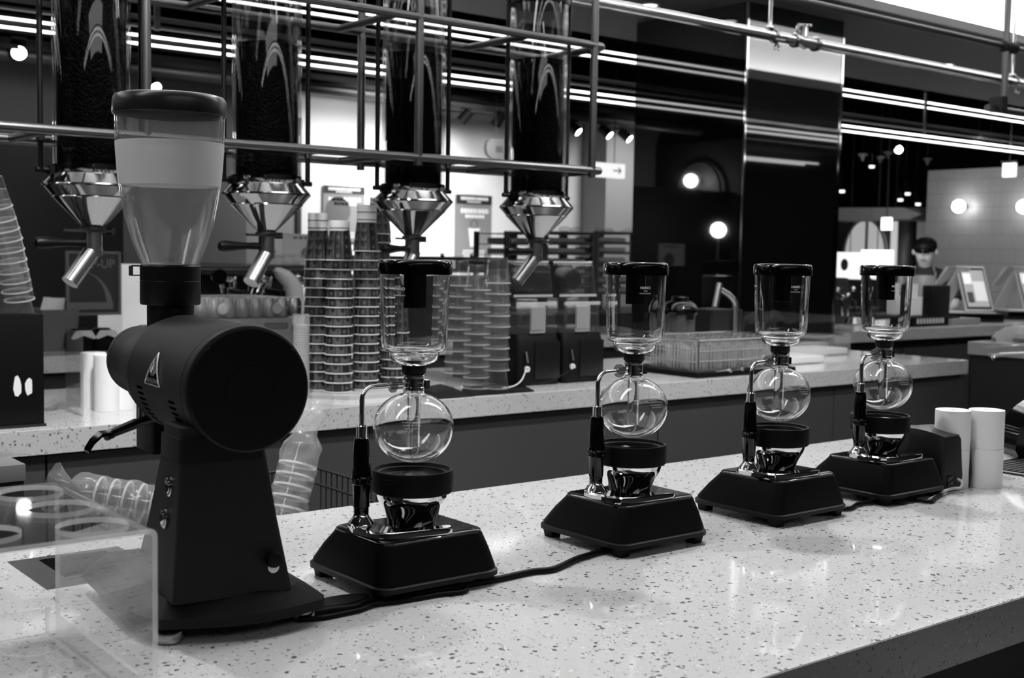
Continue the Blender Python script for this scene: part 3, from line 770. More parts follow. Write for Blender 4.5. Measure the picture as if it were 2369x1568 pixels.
# grinding head details: spout, lever, screws
HV = .272
MB().loft([cloop(-.030, .006, HV - .02, HV + .05, GZ - .105, .004), cloop(-.030, .006, HV - .02, HV + .05, GZ - .035, .004)]).build('grounds_chute', black, G)
lv = MB(); lp = [(-.020, HV - .02, GZ - .058), (-.055, HV - .04, GZ - .062), (-.088, HV - .055, GZ - .070), (-.096, HV - .058, GZ - .073)]
for a_, b_ in zip(lp[:-1], lp[1:]): lv.tube([a_, b_], [.0065, .0055], 8)
lv.build('lever', black, G)
sp_ = MB(); pa = [Vector((-.090, HV - .056, GZ - .067)), Vector((-.102, HV - .060, GZ - .067)), Vector((-.112, HV - .062, GZ - .075)), Vector((-.119, HV - .064, GZ - .085))]
vs = []
for p_ in pa:
    for wv in (-.011, .011): vs += [(p_.x, p_.y + wv, p_.z), (p_.x, p_.y + wv, p_.z - .004)]
fs = []
for k in range(3):
    a_ = k * 4; b_ = a_ + 4; fs += [(a_, a_ + 2, b_ + 2, b_), (a_ + 1, b_ + 1, b_ + 3, a_ + 3), (a_, b_, b_ + 1, a_ + 1), (a_ + 2, a_ + 3, b_ + 3, b_ + 2)]
fs += [(0, 1, 3, 2), (12, 14, 15, 13)]
sp_.add(vs, fs); sp_.build('lever_pad', gloss, G)
for k in range(3): MB().cyl((-.036 - k * .006, HV - .03, GZ - .058), (-.036 - k * .006, HV - .03, GZ - .036), .0022, seg=10).build('adjust_screw', steel, G)
# hopper and collar
hz = lambda py: gz(HV, py)
sc_ = gs(HV)
prof = [(64, 611), (66, 606), (74, 585), (84, 560), (95, 525), (101, 500), (108, 460), (113, 425), (117, 390), (119.5, 345), (121, 300), (122, 262)]
hp = [(r * sc_, hz(py)) for r, py in prof]
t_ = .0022
o = MB().lathe(hp + [(r - t_, q) for r, q in hp[::-1]], 64, (0, HV, 0), close=True).build('hopper', hopmat, G, ang=60)
fb = [(r * sc_ + .0004, hz(py)) for r, py in ((111.8, 430), (113.5, 418), (116, 395), (118.5, 360), (119.5, 345), (120, 331))]
MB().lathe(fb, 64, (0, HV, 0)).build('frosted_band', frost, o, fixn=True)
lt = hz(222); lb = hz(268)
MB().lathe([(0, lt), (.062, lt - .0003), (.0655, lt - .0015), (.0678, lt - .0045), (.0685, lt - .009), (.0690, lb + .002), (.0685, lb), (.0665, lb), (.0660, lt - .014), (0, lt - .008)], 72, (0, HV, 0)).build('hopper_lid', mat('satin_black_lid', 0.008, 0.3, spec=.5), G, ang=30)
MB().lathe([(0, hz(612)), (.0355, hz(612)), (.0368, hz(616)), (.0368, hz(648)), (.0364, hz(649)), (.0368, hz(650)), (.0368, hz(700)), (.0358, hz(704)), (.0285, hz(705)), (.0285, hz(760)), (0, hz(760))], 48, (0, HV, 0)).build('hopper_collar', black, G, ang=30)
lk = MB(); za = hz(638); zb_ = hz(617)
lk.box((-.050, HV - .008, za), (-.036, HV + .004, za + .0012)); lk.box((-.0505, HV - .008, za), (-.0485, HV + .004, zb_ + .001)); lk.box((-.048, HV - .006, zb_), (-.036, HV + .002, zb_ + .0018))
lk.build('latch', polish, G)

# ================================================================== ACRYLIC CUP STAND (front left)
AS = thing('acrylic_cup_stand', 'clear acrylic cup stand with round holes in its top, bottom left corner', 'stand', (0, 0, .95))
ax1, ay0, ay1, az = .423, 1.036, 1.302, .17
ax0 = -.12; t_ = .005
rad = .041
holes = []
def top_sheet():
    holesc = []
    for p in ((71, 1135.5), (137, 1170.5), (213, 1213), (-40, 1232), (-118, 1184), (-180, 1142)):
        q = at(p[0], p[1], z=.95 + az); holesc.append((q.x, q.y))
    return holesc
hc = top_sheet()
bm = bmesh.new()
def circ(c, r, n=32): return [Vector((c[0] + r * math.cos(2 * PI * k / n), c[1] + r * math.sin(2 * PI * k / n), 0)) for k in range(n)]
edges = []
def ringv(pts):
    vs = [bm.verts.new(p) for p in pts]
    for i in range(len(vs)): edges.append(bm.edges.new((vs[i], vs[(i + 1) % len(vs)])))
ringv([Vector((p[0], p[1], 0)) for p in ((ax0, ay0), (ax1 - .008, ay0), (ax1 - .008, ay1), (ax0, ay1))])
hr = .0315
for c in hc:
    if ax0 + .04 < c[0]: ringv(circ(c, hr))
bmesh.ops.triangle_fill(bm, use_beauty=True, use_dissolve=False, edges=edges)
# drop faces inside the holes
for f in list(bm.faces):
    m_ = f.calc_center_median()
    if any((m_ - Vector((c[0], c[1], 0))).length < hr * .98 for c in hc): bm.faces.remove(f)
r_ = bmesh.ops.extrude_face_region(bm, geom=bm.faces[:])
for v in [g for g in r_['geom'] if isinstance(g, bmesh.types.BMVert)]: v.co.z -= t_
for v in bm.verts: v.co.z += az
bmesh.ops.recalc_face_normals(bm, faces=bm.faces)
me = bpy.data.meshes.new('top_shelf'); bm.to_mesh(me); bm.free(); me.materials.append(acr); me.materials.append(acr_edge)
for p in me.polygons:
    if abs(p.normal.z) < .5: p.material_index = 1
o = bpy.data.objects.new('top_shelf', me); COL.objects.link(o); o.parent = AS
# bent side: rounded corner down to the foot
sd = MB(); prof = []
for k in range(7):
    a = PI / 2 * (1 - k / 6); prof.append((ax1 - .008 + .008 * math.cos(a), az - .008 + .008 * math.sin(a)))
prof.append((ax1, 0)); inn = []
for k in range(7):
    a = PI / 2 * (1 - k / 6); inn.append((ax1 - .008 + .003 * math.cos(a), az - .008 + .003 * math.sin(a)))
inn.append((ax1 - .005, 0))
vs = []; n_ = len(prof)
for y in (ay0, ay1):
    for p in prof: vs.append((p[0], y, p[1]))
    for p in inn: vs.append((p[0], y, p[1]))
fs = []; mi = []
for k in range(n_ - 1):
    fs.append((k, k + 1, 2 * n_ + k + 1, 2 * n_ + k)); fs.append((n_ + k, 3 * n_ + k, 3 * n_ + k + 1, n_ + k + 1))
sd.add(vs, fs); sd.cur = 1
fs = []
for k in range(n_ - 1):
    fs.append((k, n_ + k, n_ + k + 1, k + 1)); fs.append((2 * n_ + k, 2 * n_ + k + 1, 3 * n_ + k + 1, 3 * n_ + k))
fs.append((n_ - 1, 2 * n_ - 1, 4 * n_ - 1, 3 * n_ - 1))
sd.add(vs, fs); sd.build('side_panel', [acr, acr_edge], AS)
# inner tray with low upstand
tr = MB(); bx1 = ax1 - .012
tr.box((ax0, ay0 + .01, .004), (bx1, ay1 - .0, .008)); tr.build('tray_floor', acr, AS, smooth=False)
for nme, a_, b_ in (('tray_wall', (bx1 - .004, ay0 + .01, .008), (bx1, ay1, .036)), ('tray_wall', (ax0, ay1 - .004, .008), (bx1 - .004, ay1, .036)), ('tray_wall', (ax0, ay0 + .01, .0), (bx1, ay0 + .014, .004))):
    q = MB(); q.box(a_, b_); o = q.build(nme, [acr, acr_edge], AS, smooth=False)
    for p in o.data.polygons:
        if p.area < .004 * .3 and (abs(p.normal.z) > .5 or p.area < .0003): p.material_index = 1
for c in hc[:3]:
    MB().lathe([(hr * 1.0, .0082), (hr, .0084), (hr - .0008, .0084), (hr - .0008, .0082)], 48, (c[0], c[1] - .0, 0), close=True).build('engraved_ring', acr_edge, AS)

def clear_cup_mesh(rb, rt, h, seg=28):
    """inverted tapering cup, rim at z=0"""
    m = MB(); pr = [(rt, 0), (rt + .0015, .001), (rt + .0015, .003), (rt, .004), (rb, h - .003), (rb - .002, h), (0.0005, h)]
    m.lathe(pr, seg); return m
# a clear cup stack standing in the stand, half out of frame
cc = at(-30, 1300, z=1.0)
# ================================================================== CORDS, ADAPTER
def cord(name, pts, r, m, label, cat='cord', group=None):
    # Catmull-Rom through the points
    P = [Vector(p) for p in pts]; out = []
    for i in range(len(P) - 1):
        p0 = P[max(i - 1, 0)]; p1 = P[i]; p2 = P[i + 1]; p3 = P[min(i + 2, len(P) - 1)]
        for k in range(8):
            t = k / 8; out.append(.5 * ((2 * p1) + (p2 - p0) * t + (2 * p0 - 5 * p1 + 4 * p2 - p3) * t * t + (-p0 + 3 * p1 - 3 * p2 + p3) * t ** 3))
    out.append(P[-1])
    return tag(MB().tube(out, r, 10).build(name, m), label, cat, group)
W_ = lambda px, py, z=.9545: tuple(at(px, py, z=z))
cord('power_cord', [W_(640, 1420), W_(700, 1421), W_(760, 1412), W_(820, 1404), W_(850, 1392), W_(900, 1381), W_(985, 1369), W_(1050, 1359), W_(1120, 1345), W_(1165, 1336), W_(1230, 1322), W_(1280, 1316), W_(1330, 1294), W_(1370, 1281), (1.20, 1.25, .955), (1.28, 1.30, .955)], .0042, rubber, 'thick black power cord running from the grinder past the nearest heater to the second heater')
cord('power_cord', [W_(690, 1434, .9532), W_(750, 1428, .9532), W_(800, 1418, .9532), W_(835, 1410, .9532), W_(870, 1398, .9532), W_(930, 1390, .9532), W_(1010, 1376, .9532), W_(1080, 1362, .9532), (.9, 1.3, .9535)], .0030, rubber, 'thin black power cord along the front edge of the nearest heater')
cord('power_cord', [(1.60, 1.30, .955), W_(1950, 1177), W_(1985, 1166), W_(2040, 1160), W_(2085, 1162), W_(2110, 1155), W_(2150, 1160), W_(2165, 1150), W_(2180, 1140)], .0035, rubber, 'black power cord running from the third heater to the farthest heater')
cord('white_cable', [W_(2150, 1155), W_(2165, 1148), W_(2185, 1136, .957), W_(2205, 1130, .958), W_(2222, 1128, .96), W_(2226, 1116, .967), W_(2215, 1108, .972)], .0028, mat('pale_cable', 0.5, 0.4), 'pale cable plugged into the back of the receipt printer', 'cable')
tag(MB().loft([loop([(p[0] * .045, p[1] * .020) for p in [(math.cos(a * PI / 10), math.sin(a * PI / 10)) for a in range(20)]], 0), loop([(p[0] * .040, p[1] * .017) for p in [(math.cos(a * PI / 10), math.sin(a * PI / 10)) for a in range(20)]], .007)]).build('cable_cover', black), 'flat oval black cord cover beside the grinder base', 'cord cover').location = tuple(at(795, 1405, z=.95) + Vector((0, .01, 0.0002)))

# ================================================================== RECEIPT PRINTER, PAPER ROLLS
pr_ = thing('receipt_printer', 'squat black receipt printer with curved lid behind the farthest heater', 'printer', (1.974, 1.218, .95))
px1 = .100; ph = .105
MB().loft([loop(rrect(0, 0, px1 - .004, .14, .008), .0), loop(rrect(-.001, -.0015, px1 + .0, .14, .008), .026), loop(rrect(.0015, .001, px1 - .006, .14, .008), ph - .010), loop(rrect(.004, .004, px1 - .010, .138, .008), ph - .003)]).build('body', mat('printer_black', .008, .5, spec=.3), pr_)
lid = MB(); n_ = 12; vs = []
for i in range(n_ + 1):
    u = i / n_; y = .003 + u * .136; zt = ph - .003 + .010 * math.sin(PI * min(1, u * 1.15)) * (.8) 
    for x in (.003, px1 - .009): vs += [(x, y, zt), (x, y, ph - .006)]
fs = []
for i in range(n_):
    a_ = i * 4; b_ = a_ + 4; fs += [(a_, a_ + 2, b_ + 2, b_), (a_, b_, b_ + 1, a_ + 1), (a_ + 2, a_ + 3, b_ + 3, b_ + 2)]
fs += [(0, 1, 3, 2), (n_ * 4, n_ * 4 + 2, n_ * 4 + 3, n_ * 4 + 1)]
lid.add(vs, fs); lid.build('lid', mat('printer_lid', .02, .45), pr_)
MB().box((.012, -.003, .012), (.030, .0005, .030), .002).build('port', gloss, pr_)
lg = MB()
for k in range(5): lg.box((.040 + k * .006, .055 + k * .002, ph + .0052), (.0445 + k * .006, .0565 + k * .002, ph + .0057))
lg.build('lid_logo', mat('mid_grey_print', .12, .5), pr_)

def roll(parent_loc, label, group='receipt paper rolls'):
    t = thing('paper_roll', label, 'paper roll', parent_loc, 0, group)
    MB().lathe([(.006, 0), (.0315, 0), (.032, .0006), (.032, .0715), (.0315, .072), (.0065, .072), (.006, .0715)], 48, close=True).build('paper', paper, t, ang=30)
    MB().lathe([(.0058, .0005), (.0058, .071), (.0050, .071), (.0050, .0005)], 20, close=True).build('core', mat('cardboard_core', .06, .8), t)
    return t
ra = at(2275.5, 1131, z=.95) ; vdir = Vector((ra.x, ra.y, 0)).normalized(); A = Vector((ra.x, ra.y, .95)) + vdir * .032
rb = at(2205.7, 947, z=.95 + .1445); rc_ = at(2293, 1118, z=.95); Cc = Vector((rc_.x, rc_.y, .95)) + vdir * .032
r1 = roll(tuple(A), 'lower white paper roll of the front stack beside the printer')
dup(r1, (A.x + .002, A.y + .0015, .95 + .0722), label='upper white paper roll of the front stack, its top end at the highest point')
dup(r1, (rb.x, rb.y, .95), label='lower paper roll of the stack hidden behind the receipt printer')
dup(r1, (rb.x, rb.y, .95 + .0722), label='paper roll showing its top behind the receipt printer lid, left of the taller pair')
dup(r1, tuple(Cc + Vector((.026, .036, 0))), label='single short paper roll at the right behind the front stack')

# glossy arched dispenser at right edge
td = thing('arched_dispenser', 'glossy black arch-topped dispenser with a cut-out handle at the right edge', 'dispenser', (2.45, 1.36, .95))
pts = [(-.0, .0), (.0, .03)]
ar = MB()
def arcp(u0, n=14, k=1.0):
    out = [(.235, 0.004), (.01, 0.004), (.0, .02)]
    for i in range(n + 1):
        a = PI * .98 - (PI * .98) * i / n * .72
        out.append((.135 + .135 * k * math.cos(a), .02 + .118 * k * math.sin(a)))
    out.append((.235, .09)); return out
pl = arcp(0)
def side(y, pl): return [(p[0], y, p[1]) for p in pl]
ar.loft([side(-.03, pl), side(.05, pl)]); ar.build('body', gloss, td, ang=30)
MB().loft([[(p[0] * 1.02 - .003, -.034, p[1] * 1.03) for p in pl], [(p[0] * 1.02 - .003, -.030, p[1] * 1.03) for p in pl]]).build('side_plate', phenol, td, ang=30)
MB().box((.045, -.0365, .03), (.085, -.034, .085), .006).build('cut_out', blackp, td)
td.rotation_euler = (0, 0, math.radians(-30))
km = thing('ribbed_mat', 'black ribbed rubber mat with a white border line at right edge', 'mat', (2.262, 1.10, .95))
MB().box((0, 0, 0), (.5, .24, .003), .001).build('pad', rubber, km)
lm = MB(); lm.box((.010, .010, .0031), (.49, .013, .0035)); lm.box((.010, .013, .0031), (.013, .225, .0035)); lm.build('border_line', paper, km)
for k in range(14): MB().box((.02, .022 + k * .0145, .0030), (.48, .030 + k * .0145, .0052)).build('rib', dgrey, km)

# white round stool by the counter front
st = thing('bar_stool', 'white round-edged stool seat in the bottom right corner', 'stool', (0, 0, 0))
st.location = (1.70, .62, 0)
MB().lathe([(0, .70), (.21, .70), (.235, .71), (.242, .728), (.235, .744), (.205, .753), (.0, .750)], 64).build('seat', mat('white_seat', .55, .3), st)
MB().lathe([(.02, .03), (.02, .70)], 24).build('stem', chrome, st)
MB().lathe([(.0, 0), (.2, 0), (.2, .01), (.05, .03), (0, .03)], 40).build('foot_disc', chrome, st)

# ================================================================== BACK COUNTER ITEMS
ZC = .95
# --- tray and inverted paper cup towers
tray = thing('cup_tray', 'white flat tray under the dark printed paper cup towers', 'tray', (0, 0, ZC))
tpoly = [(1.69, 3.03), (1.765, 2.945), (2.16, 2.945), (2.20, 3.0), (2.20, 3.33), (1.72, 3.33)]
def inset(poly, d):
    cx = sum(p[0] for p in poly) / len(poly); cy = sum(p[1] for p in poly) / len(poly)
    return [(p[0] + (cx - p[0]) * d, p[1] + (cy - p[1]) * d) for p in poly]
MB().loft([loop(inset(tpoly, .03), 0), loop(tpoly, .013), loop(inset(tpoly, .02), .0135), loop(inset(tpoly, .05), .007)]).build('base', mat('tray_white', .5, .35), tray)
def paper_cup(loc, label, group, h=.092, rb=.0285, rt=.0400):
    t = thing('paper_cup', label, 'cup', loc, random.uniform(0, 6.28), group)
    MB().lathe([(rt - .001, .0022), (rb, h - .001), (rb - .001, h), (rb - .003, h), (rb - .003, h - .006), (0.0005, h - .006)], 32, uv=True).build('sleeve', cupm, t)
    MB().lathe([(rt - .0022, .0), (rt + .0002, .0), (rt + .0012, .0008), (rt + .0012, .0026), (rt - .0002, .0032), (rt - .0025, .003)], 32, close=True).build('rim', mat('cup_rim', .72, .5), t)
    return t
pc0 = None
CUP = .02735
def tower(px, zbase_py, n, y, tag_, topkind, off=0.0):
    global pc0
    x = at(px, 880, y=y).x
    g = 'printed paper cups in the ' + tag_
    for k in range(n):
        z = ZC + .0085 + k * CUP
        ox = .0012 * math.sin(k * 1.7 + px); oy = .001 * math.cos(k * 2.1)
        lab = 'dark printed paper cup, ' + ORD[k] + ' from the bottom of the ' + tag_
        if k == n - 1: lab = 'topmost dark paper cup of the ' + tag_
        if k == 0: lab = 'dark printed paper cup resting on the tray under the ' + tag_
        if pc0 is None: pc0 = paper_cup((x, y, z), lab, g)
        else: dup(pc0, (x + ox, y + oy, z), random.uniform(0, 6.28), lab, group=g)
    zt = ZC + .0085 + (n - 1) * CUP + .092
    # pale cup in its own nested pile on top: white with a narrow band
    for k in range(topkind):
        t = thing('white_paper_cup', 'white banded cup ' + ('crowning' if k == topkind - 1 else 'under the top of') + ' the ' + tag_, 'cup', (x, y, zt - .006 + k * .022), 0, 'white cups on the towers')
        MB().lathe([(.0295, 0), (.0288, .028), (.0275, .030), (.0, .030)], 32).build('wall', mat('white_cup', .68, .5), t)
        MB().lathe([(.0292, .006), (.02955, .0062), (.0293, .0095), (.0290, .0097)], 32, close=True).build('band', mat('band_grey', .12, .5), t)
tower(733, 0, 15, 3.165, 'leftmost tower of paper cups', 2)
tower(783, 0, 15, 3.085, 'second and foremost paper cup tower', 1)
tower(845, 0, 16, 3.10, 'third tower of paper cups', 2)
tower(873, 0, 18, 3.27, 'rearmost tower of paper cups', 1)
tower(910, 0, 7, 3.14, 'short tower behind the nearest syphon', 0)

# --- clear cup stacks on the black folded mat
bm1 = thing('bar_mat', 'black rubber bar mat under the stacks of clear plastic cups', 'mat', (0, 0, ZC))
mx0, mx1 = at(1000, 912, z=ZC).x, at(1215, 907, z=ZC).x
MB().loft([[(2.02, 2.85, 0), (2.36, 2.85, 0), (2.46, 3.05, 0), (2.10, 3.05, 0)], [(2.02, 2.85, .004), (2.36, 2.85, .004), (2.46, 3.05, .004), (2.10, 3.05, .004)]]).build('pad', rubber, bm1)
MB().loft([[(1.99, 2.84, 0), (2.12, 2.84, 0), (2.12, 2.95, 0), (2.02, 2.98, 0)], [(1.99, 2.85, .02), (2.06, 2.85, .028), (2.08, 2.95, .03), (2.02, 2.97, .02)]]).build('folded_corner', rubber, bm1)
cl0 = None
for px, y, n, lab in ((1058, 3.03, 10, 'left'), (1102, 2.985, 10, 'middle'), (1148, 2.955, 10, 'right')):
    x = at(px, 860, y=y).x
    for k in range(n):
        L_ = 'clear plastic cup, ' + ORD[k] + ' from the bottom of the ' + lab + ' clear cup stack'
        if k == n - 1: L_ = 'topmost clear plastic cup of the ' + lab + ' stack'
        z = ZC + .0045 + k * .0335 + {'left': .012, 'middle': 0, 'right': .022}[lab] * (k > 0)
        if cl0 is None:
            cl0 = thing('clear_cup', L_, 'cup', (x, y, z), 0, 'clear cups on the bar mat'); MB().lathe([(.0395, .0036), (.0305, .070), (.0300, .077), (.0285, .079), (.0005, .079)], 28).build('wall', pet, cl0); MB().lathe([(.0395, 0), (.0412, .0006), (.0412, .003), (.0395, .0036)], 28, close=True).build('rim', acr_edge, cl0)
        else: dup(cl0, (x + .001 * math.sin(k * 2 + px), y, z), label=L_)
# clear jug behind them
jg = thing('clear_jug', 'rounded clear plastic jug behind the right stack of clear cups', 'jug', (at(1130, 700, y=3.10).x, 3.12, ZC))
MB().lathe([(.055, 0), (.062, .004), (.066, .30), (.060, .335), (.045, .35), (.0, .352)], 32).build('body', pet, jg)
# --- two clear drink dispensers
def dispenser(x0, label):
    t = thing('drink_dispenser', label, 'dispenser', (x0, 2.985, ZC), 0, 'pair of drink dispensers')
    W2 = .182
    b = MB(); b.loft([loop(rrect(0, 0, W2, .36, .018), 0), loop(rrect(-.001, -.002, W2 + .001, .36, .018), .12), loop(rrect(.004, .01, W2 - .004, .35, .018), .165)]); b.build('base', mat('dispenser_black', .0025, .45, spec=.25), t)
    MB().box((.07, -.004, .02), (W2 - .006, -.001, .14), .002).build('front_plate', mat('dispenser_plate', .004, .35), t)
    MB().tube([(.032, -.004, .11), (.034, -.012, .075)], .0035, 8).build('tap_lever', steel, t)
    MB().lathe([(.004, 0), (.0095, 0), (.0095, .008), (.004, .008)], 20, (0, 0, 0), 'y', close=True).build('tap_ring', white, t).location = (.034, -.012, .055)
    # lower tub
    MB().loft([loop(rrect(.010, .005, W2 - .012, .33, .015), .165), loop(rrect(.012, .012, W2 - .014, .33, .015), .262), loop(rrect(.016, .014, W2 - .018, .33, .012), .267)]).build('lower_tub', acr, t)
    MB().box((.012, .009, .255), (W2 - .014, .014, .266), .002).build('lower_rim', acr_edge, t)
    MB().box((.052, .001, .168), (.115, .004, .256), .002).build('label_holder', acr_edge, t)
    MB().box((.054, -.0015, .178), (.113, .0005, .250)).build('blank_label', mat('grey_card', .22, .7), t)
    # upper sloped bowl
    MB().loft([[(p[0], p[1], .278) for p in rrect(.016, .04, W2 - .018, .33, .012)], [(p[0], p[1], .30) for p in rrect(.010, .030, W2 - .010, .33, .012)], [(p[0], p[1], .385) for p in rrect(.006, .05, W2 - .006, .33, .012)], [(p[0], p[1], .398) for p in rrect(.010, .07, W2 - .010, .32, .012)]]).build('upper_bowl', acr, t)
    MB().box((.008, .060, .392), (W2 - .008, .068, .398), .002).build('upper_rim', acr_edge, t)
    MB().box((.010, .032, .282), (W2 - .012, .036, .290)).build('bowl_edge', acr_edge, t)
    MB().lathe([(0, 0), (.035, .0), (.045, .02), (.05, .05), (0, .05)], 28, (0, 0, 0), 'y').build('mixer_hub', mat('hub_black', .006, .3), t).location = (.135, .11, .335)
    MB().box((.11, .16, .27), (W2 - .006, .33, .40), .01).build('rear_tower', rubber, t)
    return t
dispenser(2.400, 'left of the two clear-topped black drink dispensers, beside the clear cups')
dispenser(2.592, 'right of the two clear-topped black drink dispensers')
cord('thin_cable', [(2.43, 2.975, 1.01), (2.40, 2.96, .975), (2.36, 2.95, .958), (2.30, 2.93, .957)], .002, white, 'thin pale cable hanging from the left drink dispenser', 'cable')
cord('thin_cable', [(2.624, 2.965, 1.00), (2.57, 2.955, .985), (2.50, 2.948, .965), (2.42, 2.945, .957)], .002, rubber, 'thin dark cable hanging from the right drink dispenser', 'cable')

# --- carton with tray of cans
def xy(px, y, py=800): return at(px, py, y=y).x
Yc = 3.18
c0, c1 = xy(440, Yc), xy(676, Yc)
ct = thing('carton', 'pale cardboard carton with a printed barcode panel behind the grinder', 'carton', (c0, Yc, ZC))
zt_ = zat(c1, Yc, 735) - ZC
MB().box((0, 0, 0), (c1 - c0, .26, zt_), .002).build('box', mat('pale_card', .20, .8), ct)
pn = MB(); lx = xy(612, Yc) - c0; lx2 = xy(665, Yc) - c0; lz = zat(c1, Yc, 760) - ZC; lz2 = zat(c1, Yc, 746) - ZC
pn.box((lx, -.0012, lz), (lx2, -.0008, lz2)); pn.build('barcode_panel', mat('print_dark', .05, .7), ct)
for k in range(12):
    a = lx + .003 + (lx2 - lx - .006) * k / 12; MB().box((a, -.0016, lz + .002), (a + .0022, -.0011, lz2 - .002)).build('barcode_bar', mat('pale_card', .24), ct)
tt = MB(); put_text(tt, 'ROLLOTTI LA', .016, lambda x, y: (xy(590, Yc) - c0 + x, -.001, zat(c1, Yc, 742) - ZC + y)) if False else None
cp_ = thing('can_pack', 'shrink-wrapped flat pack of cans on top of the carton', 'can pack', (c0 + .02, Yc + .01, ZC + zt_))
hcan = zat(c1, Yc, 690) - ZC - zt_
MB().box((0, 0, 0), (c1 - c0 - .035, .22, hcan + .004), .004).build('shrink_film', film, cp_)
for i in range(8):
    for j in range(2):
        c = MB(); r = .0205; c.lathe([(.015, 0), (r, .004), (r, hcan - .012), (.0165, hcan - .003), (.0165, hcan), (.015, hcan - .002), (0, hcan - .002)], 20)
        o = c.build('can', steel, cp_); o.location = (.024 + i * .0425, .026 + j * .045, .0005)
for i in (1, 5):
    MB().lathe([(0, 0), (.016, 0), (.016, .0006), (0, .0006)], 20, (0, 0, 0), 'y').build('round_label', mat('label_grey', .3, .6), cp_).location = (.024 + i * .0425 + .015, -.0015, hcan * .5)
# --- tube of pale lids
lt_ = thing('lid_stack', 'tall translucent sleeve of stacked white cup lids left of the paper cup towers', 'lids', (xy(697, 3.06), 3.06, ZC))
hl_ = zat(lt_.location.x, 3.06, 726) - ZC
MB().lathe([(.024, 0), (.024, hl_), (.0235, hl_), (.0235, 0)], 28, close=True).build('sleeve', film, lt_)
for k in range(34):
    MB().lathe([(.0, 0), (.0215, 0), (.0222, .001), (.0222, .0035), (.019, .0045), (0, .0045)], 22).build('lid', mat('lid_white', .45, .5), lt_).location = (0, 0, .001 + k * .0062)
# --- white paper rolls stacked two high on left
for i, (px, y, lab) in enumerate(((216, 3.16, 'left'), (247, 3.08, 'middle'), (283, 3.09, 'right'))):
    x = xy(px, y, 950)
    for k in (0, 1):
        dup(r1, (x, y, ZC + k * .0722), label=('lower' if k == 0 else 'upper') + ' white paper roll of the ' + lab + ' pile on the back counter left of the grinder', group='paper rolls on the back counter')
st_ = tag(MB().box((0, 0, 0), (.004, .12, .21), .001).build('acrylic_divider', acr), 'thin clear acrylic divider standing left of the back counter paper rolls', 'divider'); st_.location = (xy(190, 3.0, 950), 3.0, ZC)
# --- black cup cabinet with curved stack of clear cups
cbx = thing('cup_cabinet', 'black box cabinet with sloping upper part at the left end of the back counter', 'cabinet', (0, 0, ZC))
X1_ = .905; zb2 = zat(X1_, 2.89, 726) - ZC
MB().box((.3, 2.885, 0), (X1_, 3.16, zb2), .003).build('body', mat('cabinet_black', .002, .5, spec=.2), cbx)
MB().box((.3, 2.880, 0), (X1_ + .003, 3.16, .006)).build('plinth', blackp, cbx)
MB().loft([[(.3, 2.93, zb2), (X1_ - .005, 2.93, zb2), (X1_ - .005, 3.14, zb2), (.3, 3.14, zb2)], [(.3, 2.97, zb2 + .13), (X1_ - .03, 2.97, zb2 + .13), (X1_ - .03, 3.13, zb2 + .13), (.3, 3.13, zb2 + .13)]]).build('sloped_top', mat('cabinet_gloss', .03, .2), cbx)
for px in (40, 67):
    q = at(px, 893, y=2.883); m_ = MB(); random.seed(px)
    pts_ = [(.012 * math.cos(a * .7) * random.uniform(.6, 1), random.uniform(-.0006, -.0002), .026 * math.sin(a * .7) * random.uniform(.7, 1)) for a in range(9)]
    m_.add(pts_ + [(p[0] * .9, .001, p[2] * .9) for p in pts_], [tuple(range(9)), tuple(range(9, 18))]); o = m_.build('torn_sticker', paper, cbx); o.location = (q.x, 2.884, q.z - ZC)
random.seed(11)
path = [(-6, 478), (2, 507), (10, 530), (17, 553), (22, 577), (27, 601), (31, 625), (35, 648), (39, 670), (45, 690)]
lc0 = None
for k, (px, py) in enumerate(path[::-1]):
    q = at(px, py + 4, y=2.91); 
    dx = at(path[max(0, 8 - k)][0], path[max(0, 8 - k)][1], y=2.91) - q
    lab = 'clear plastic cup, ' + ORD[k] + ' from the bottom of the stack leaning on the black cabinet' if k not in (0, 9) else ('lowest' if k == 0 else 'topmost') + ' clear plastic cup of the leaning stack at the left edge'
    if lc0 is None:
        lc0 = thing('leaning_cup', lab, 'cup', q, 0, 'leaning stack of clear cups')
        MB().lathe([(.033, 0), (.028, .07), (.0, .072)], 28).build('wall', pet, lc0)
        MB().lathe([(.0315, 0), (.0345, 0), (.0345, .003), (.0315, .003)], 28, close=True).build('rim', acr_edge, lc0)
        c = lc0
    else: c = dup(lc0, q, label=lab)
    tl = -.14 - .015 * k
    c.rotation_euler = (0.12, tl, 0)
bg_ = tag(MB().loft([[(.03 * math.cos(a) * (1 + .15 * math.sin(3 * a + z * 60)) * k, .025 * math.sin(a) * k, z) for a in [2 * PI * i / 20 for i in range(20)]] for z, k in ((0, .9), (.02, 1.05), (.05, 1.0), (.08, 1.1), (.11, .95), (.125, .5))]).build('plastic_bag', film), 'crumpled pale plastic bag in front of the black cabinet at the left edge', 'bag')
bg_.location = tuple(at(2, 990, z=ZC) + Vector((0, .03, 0)))

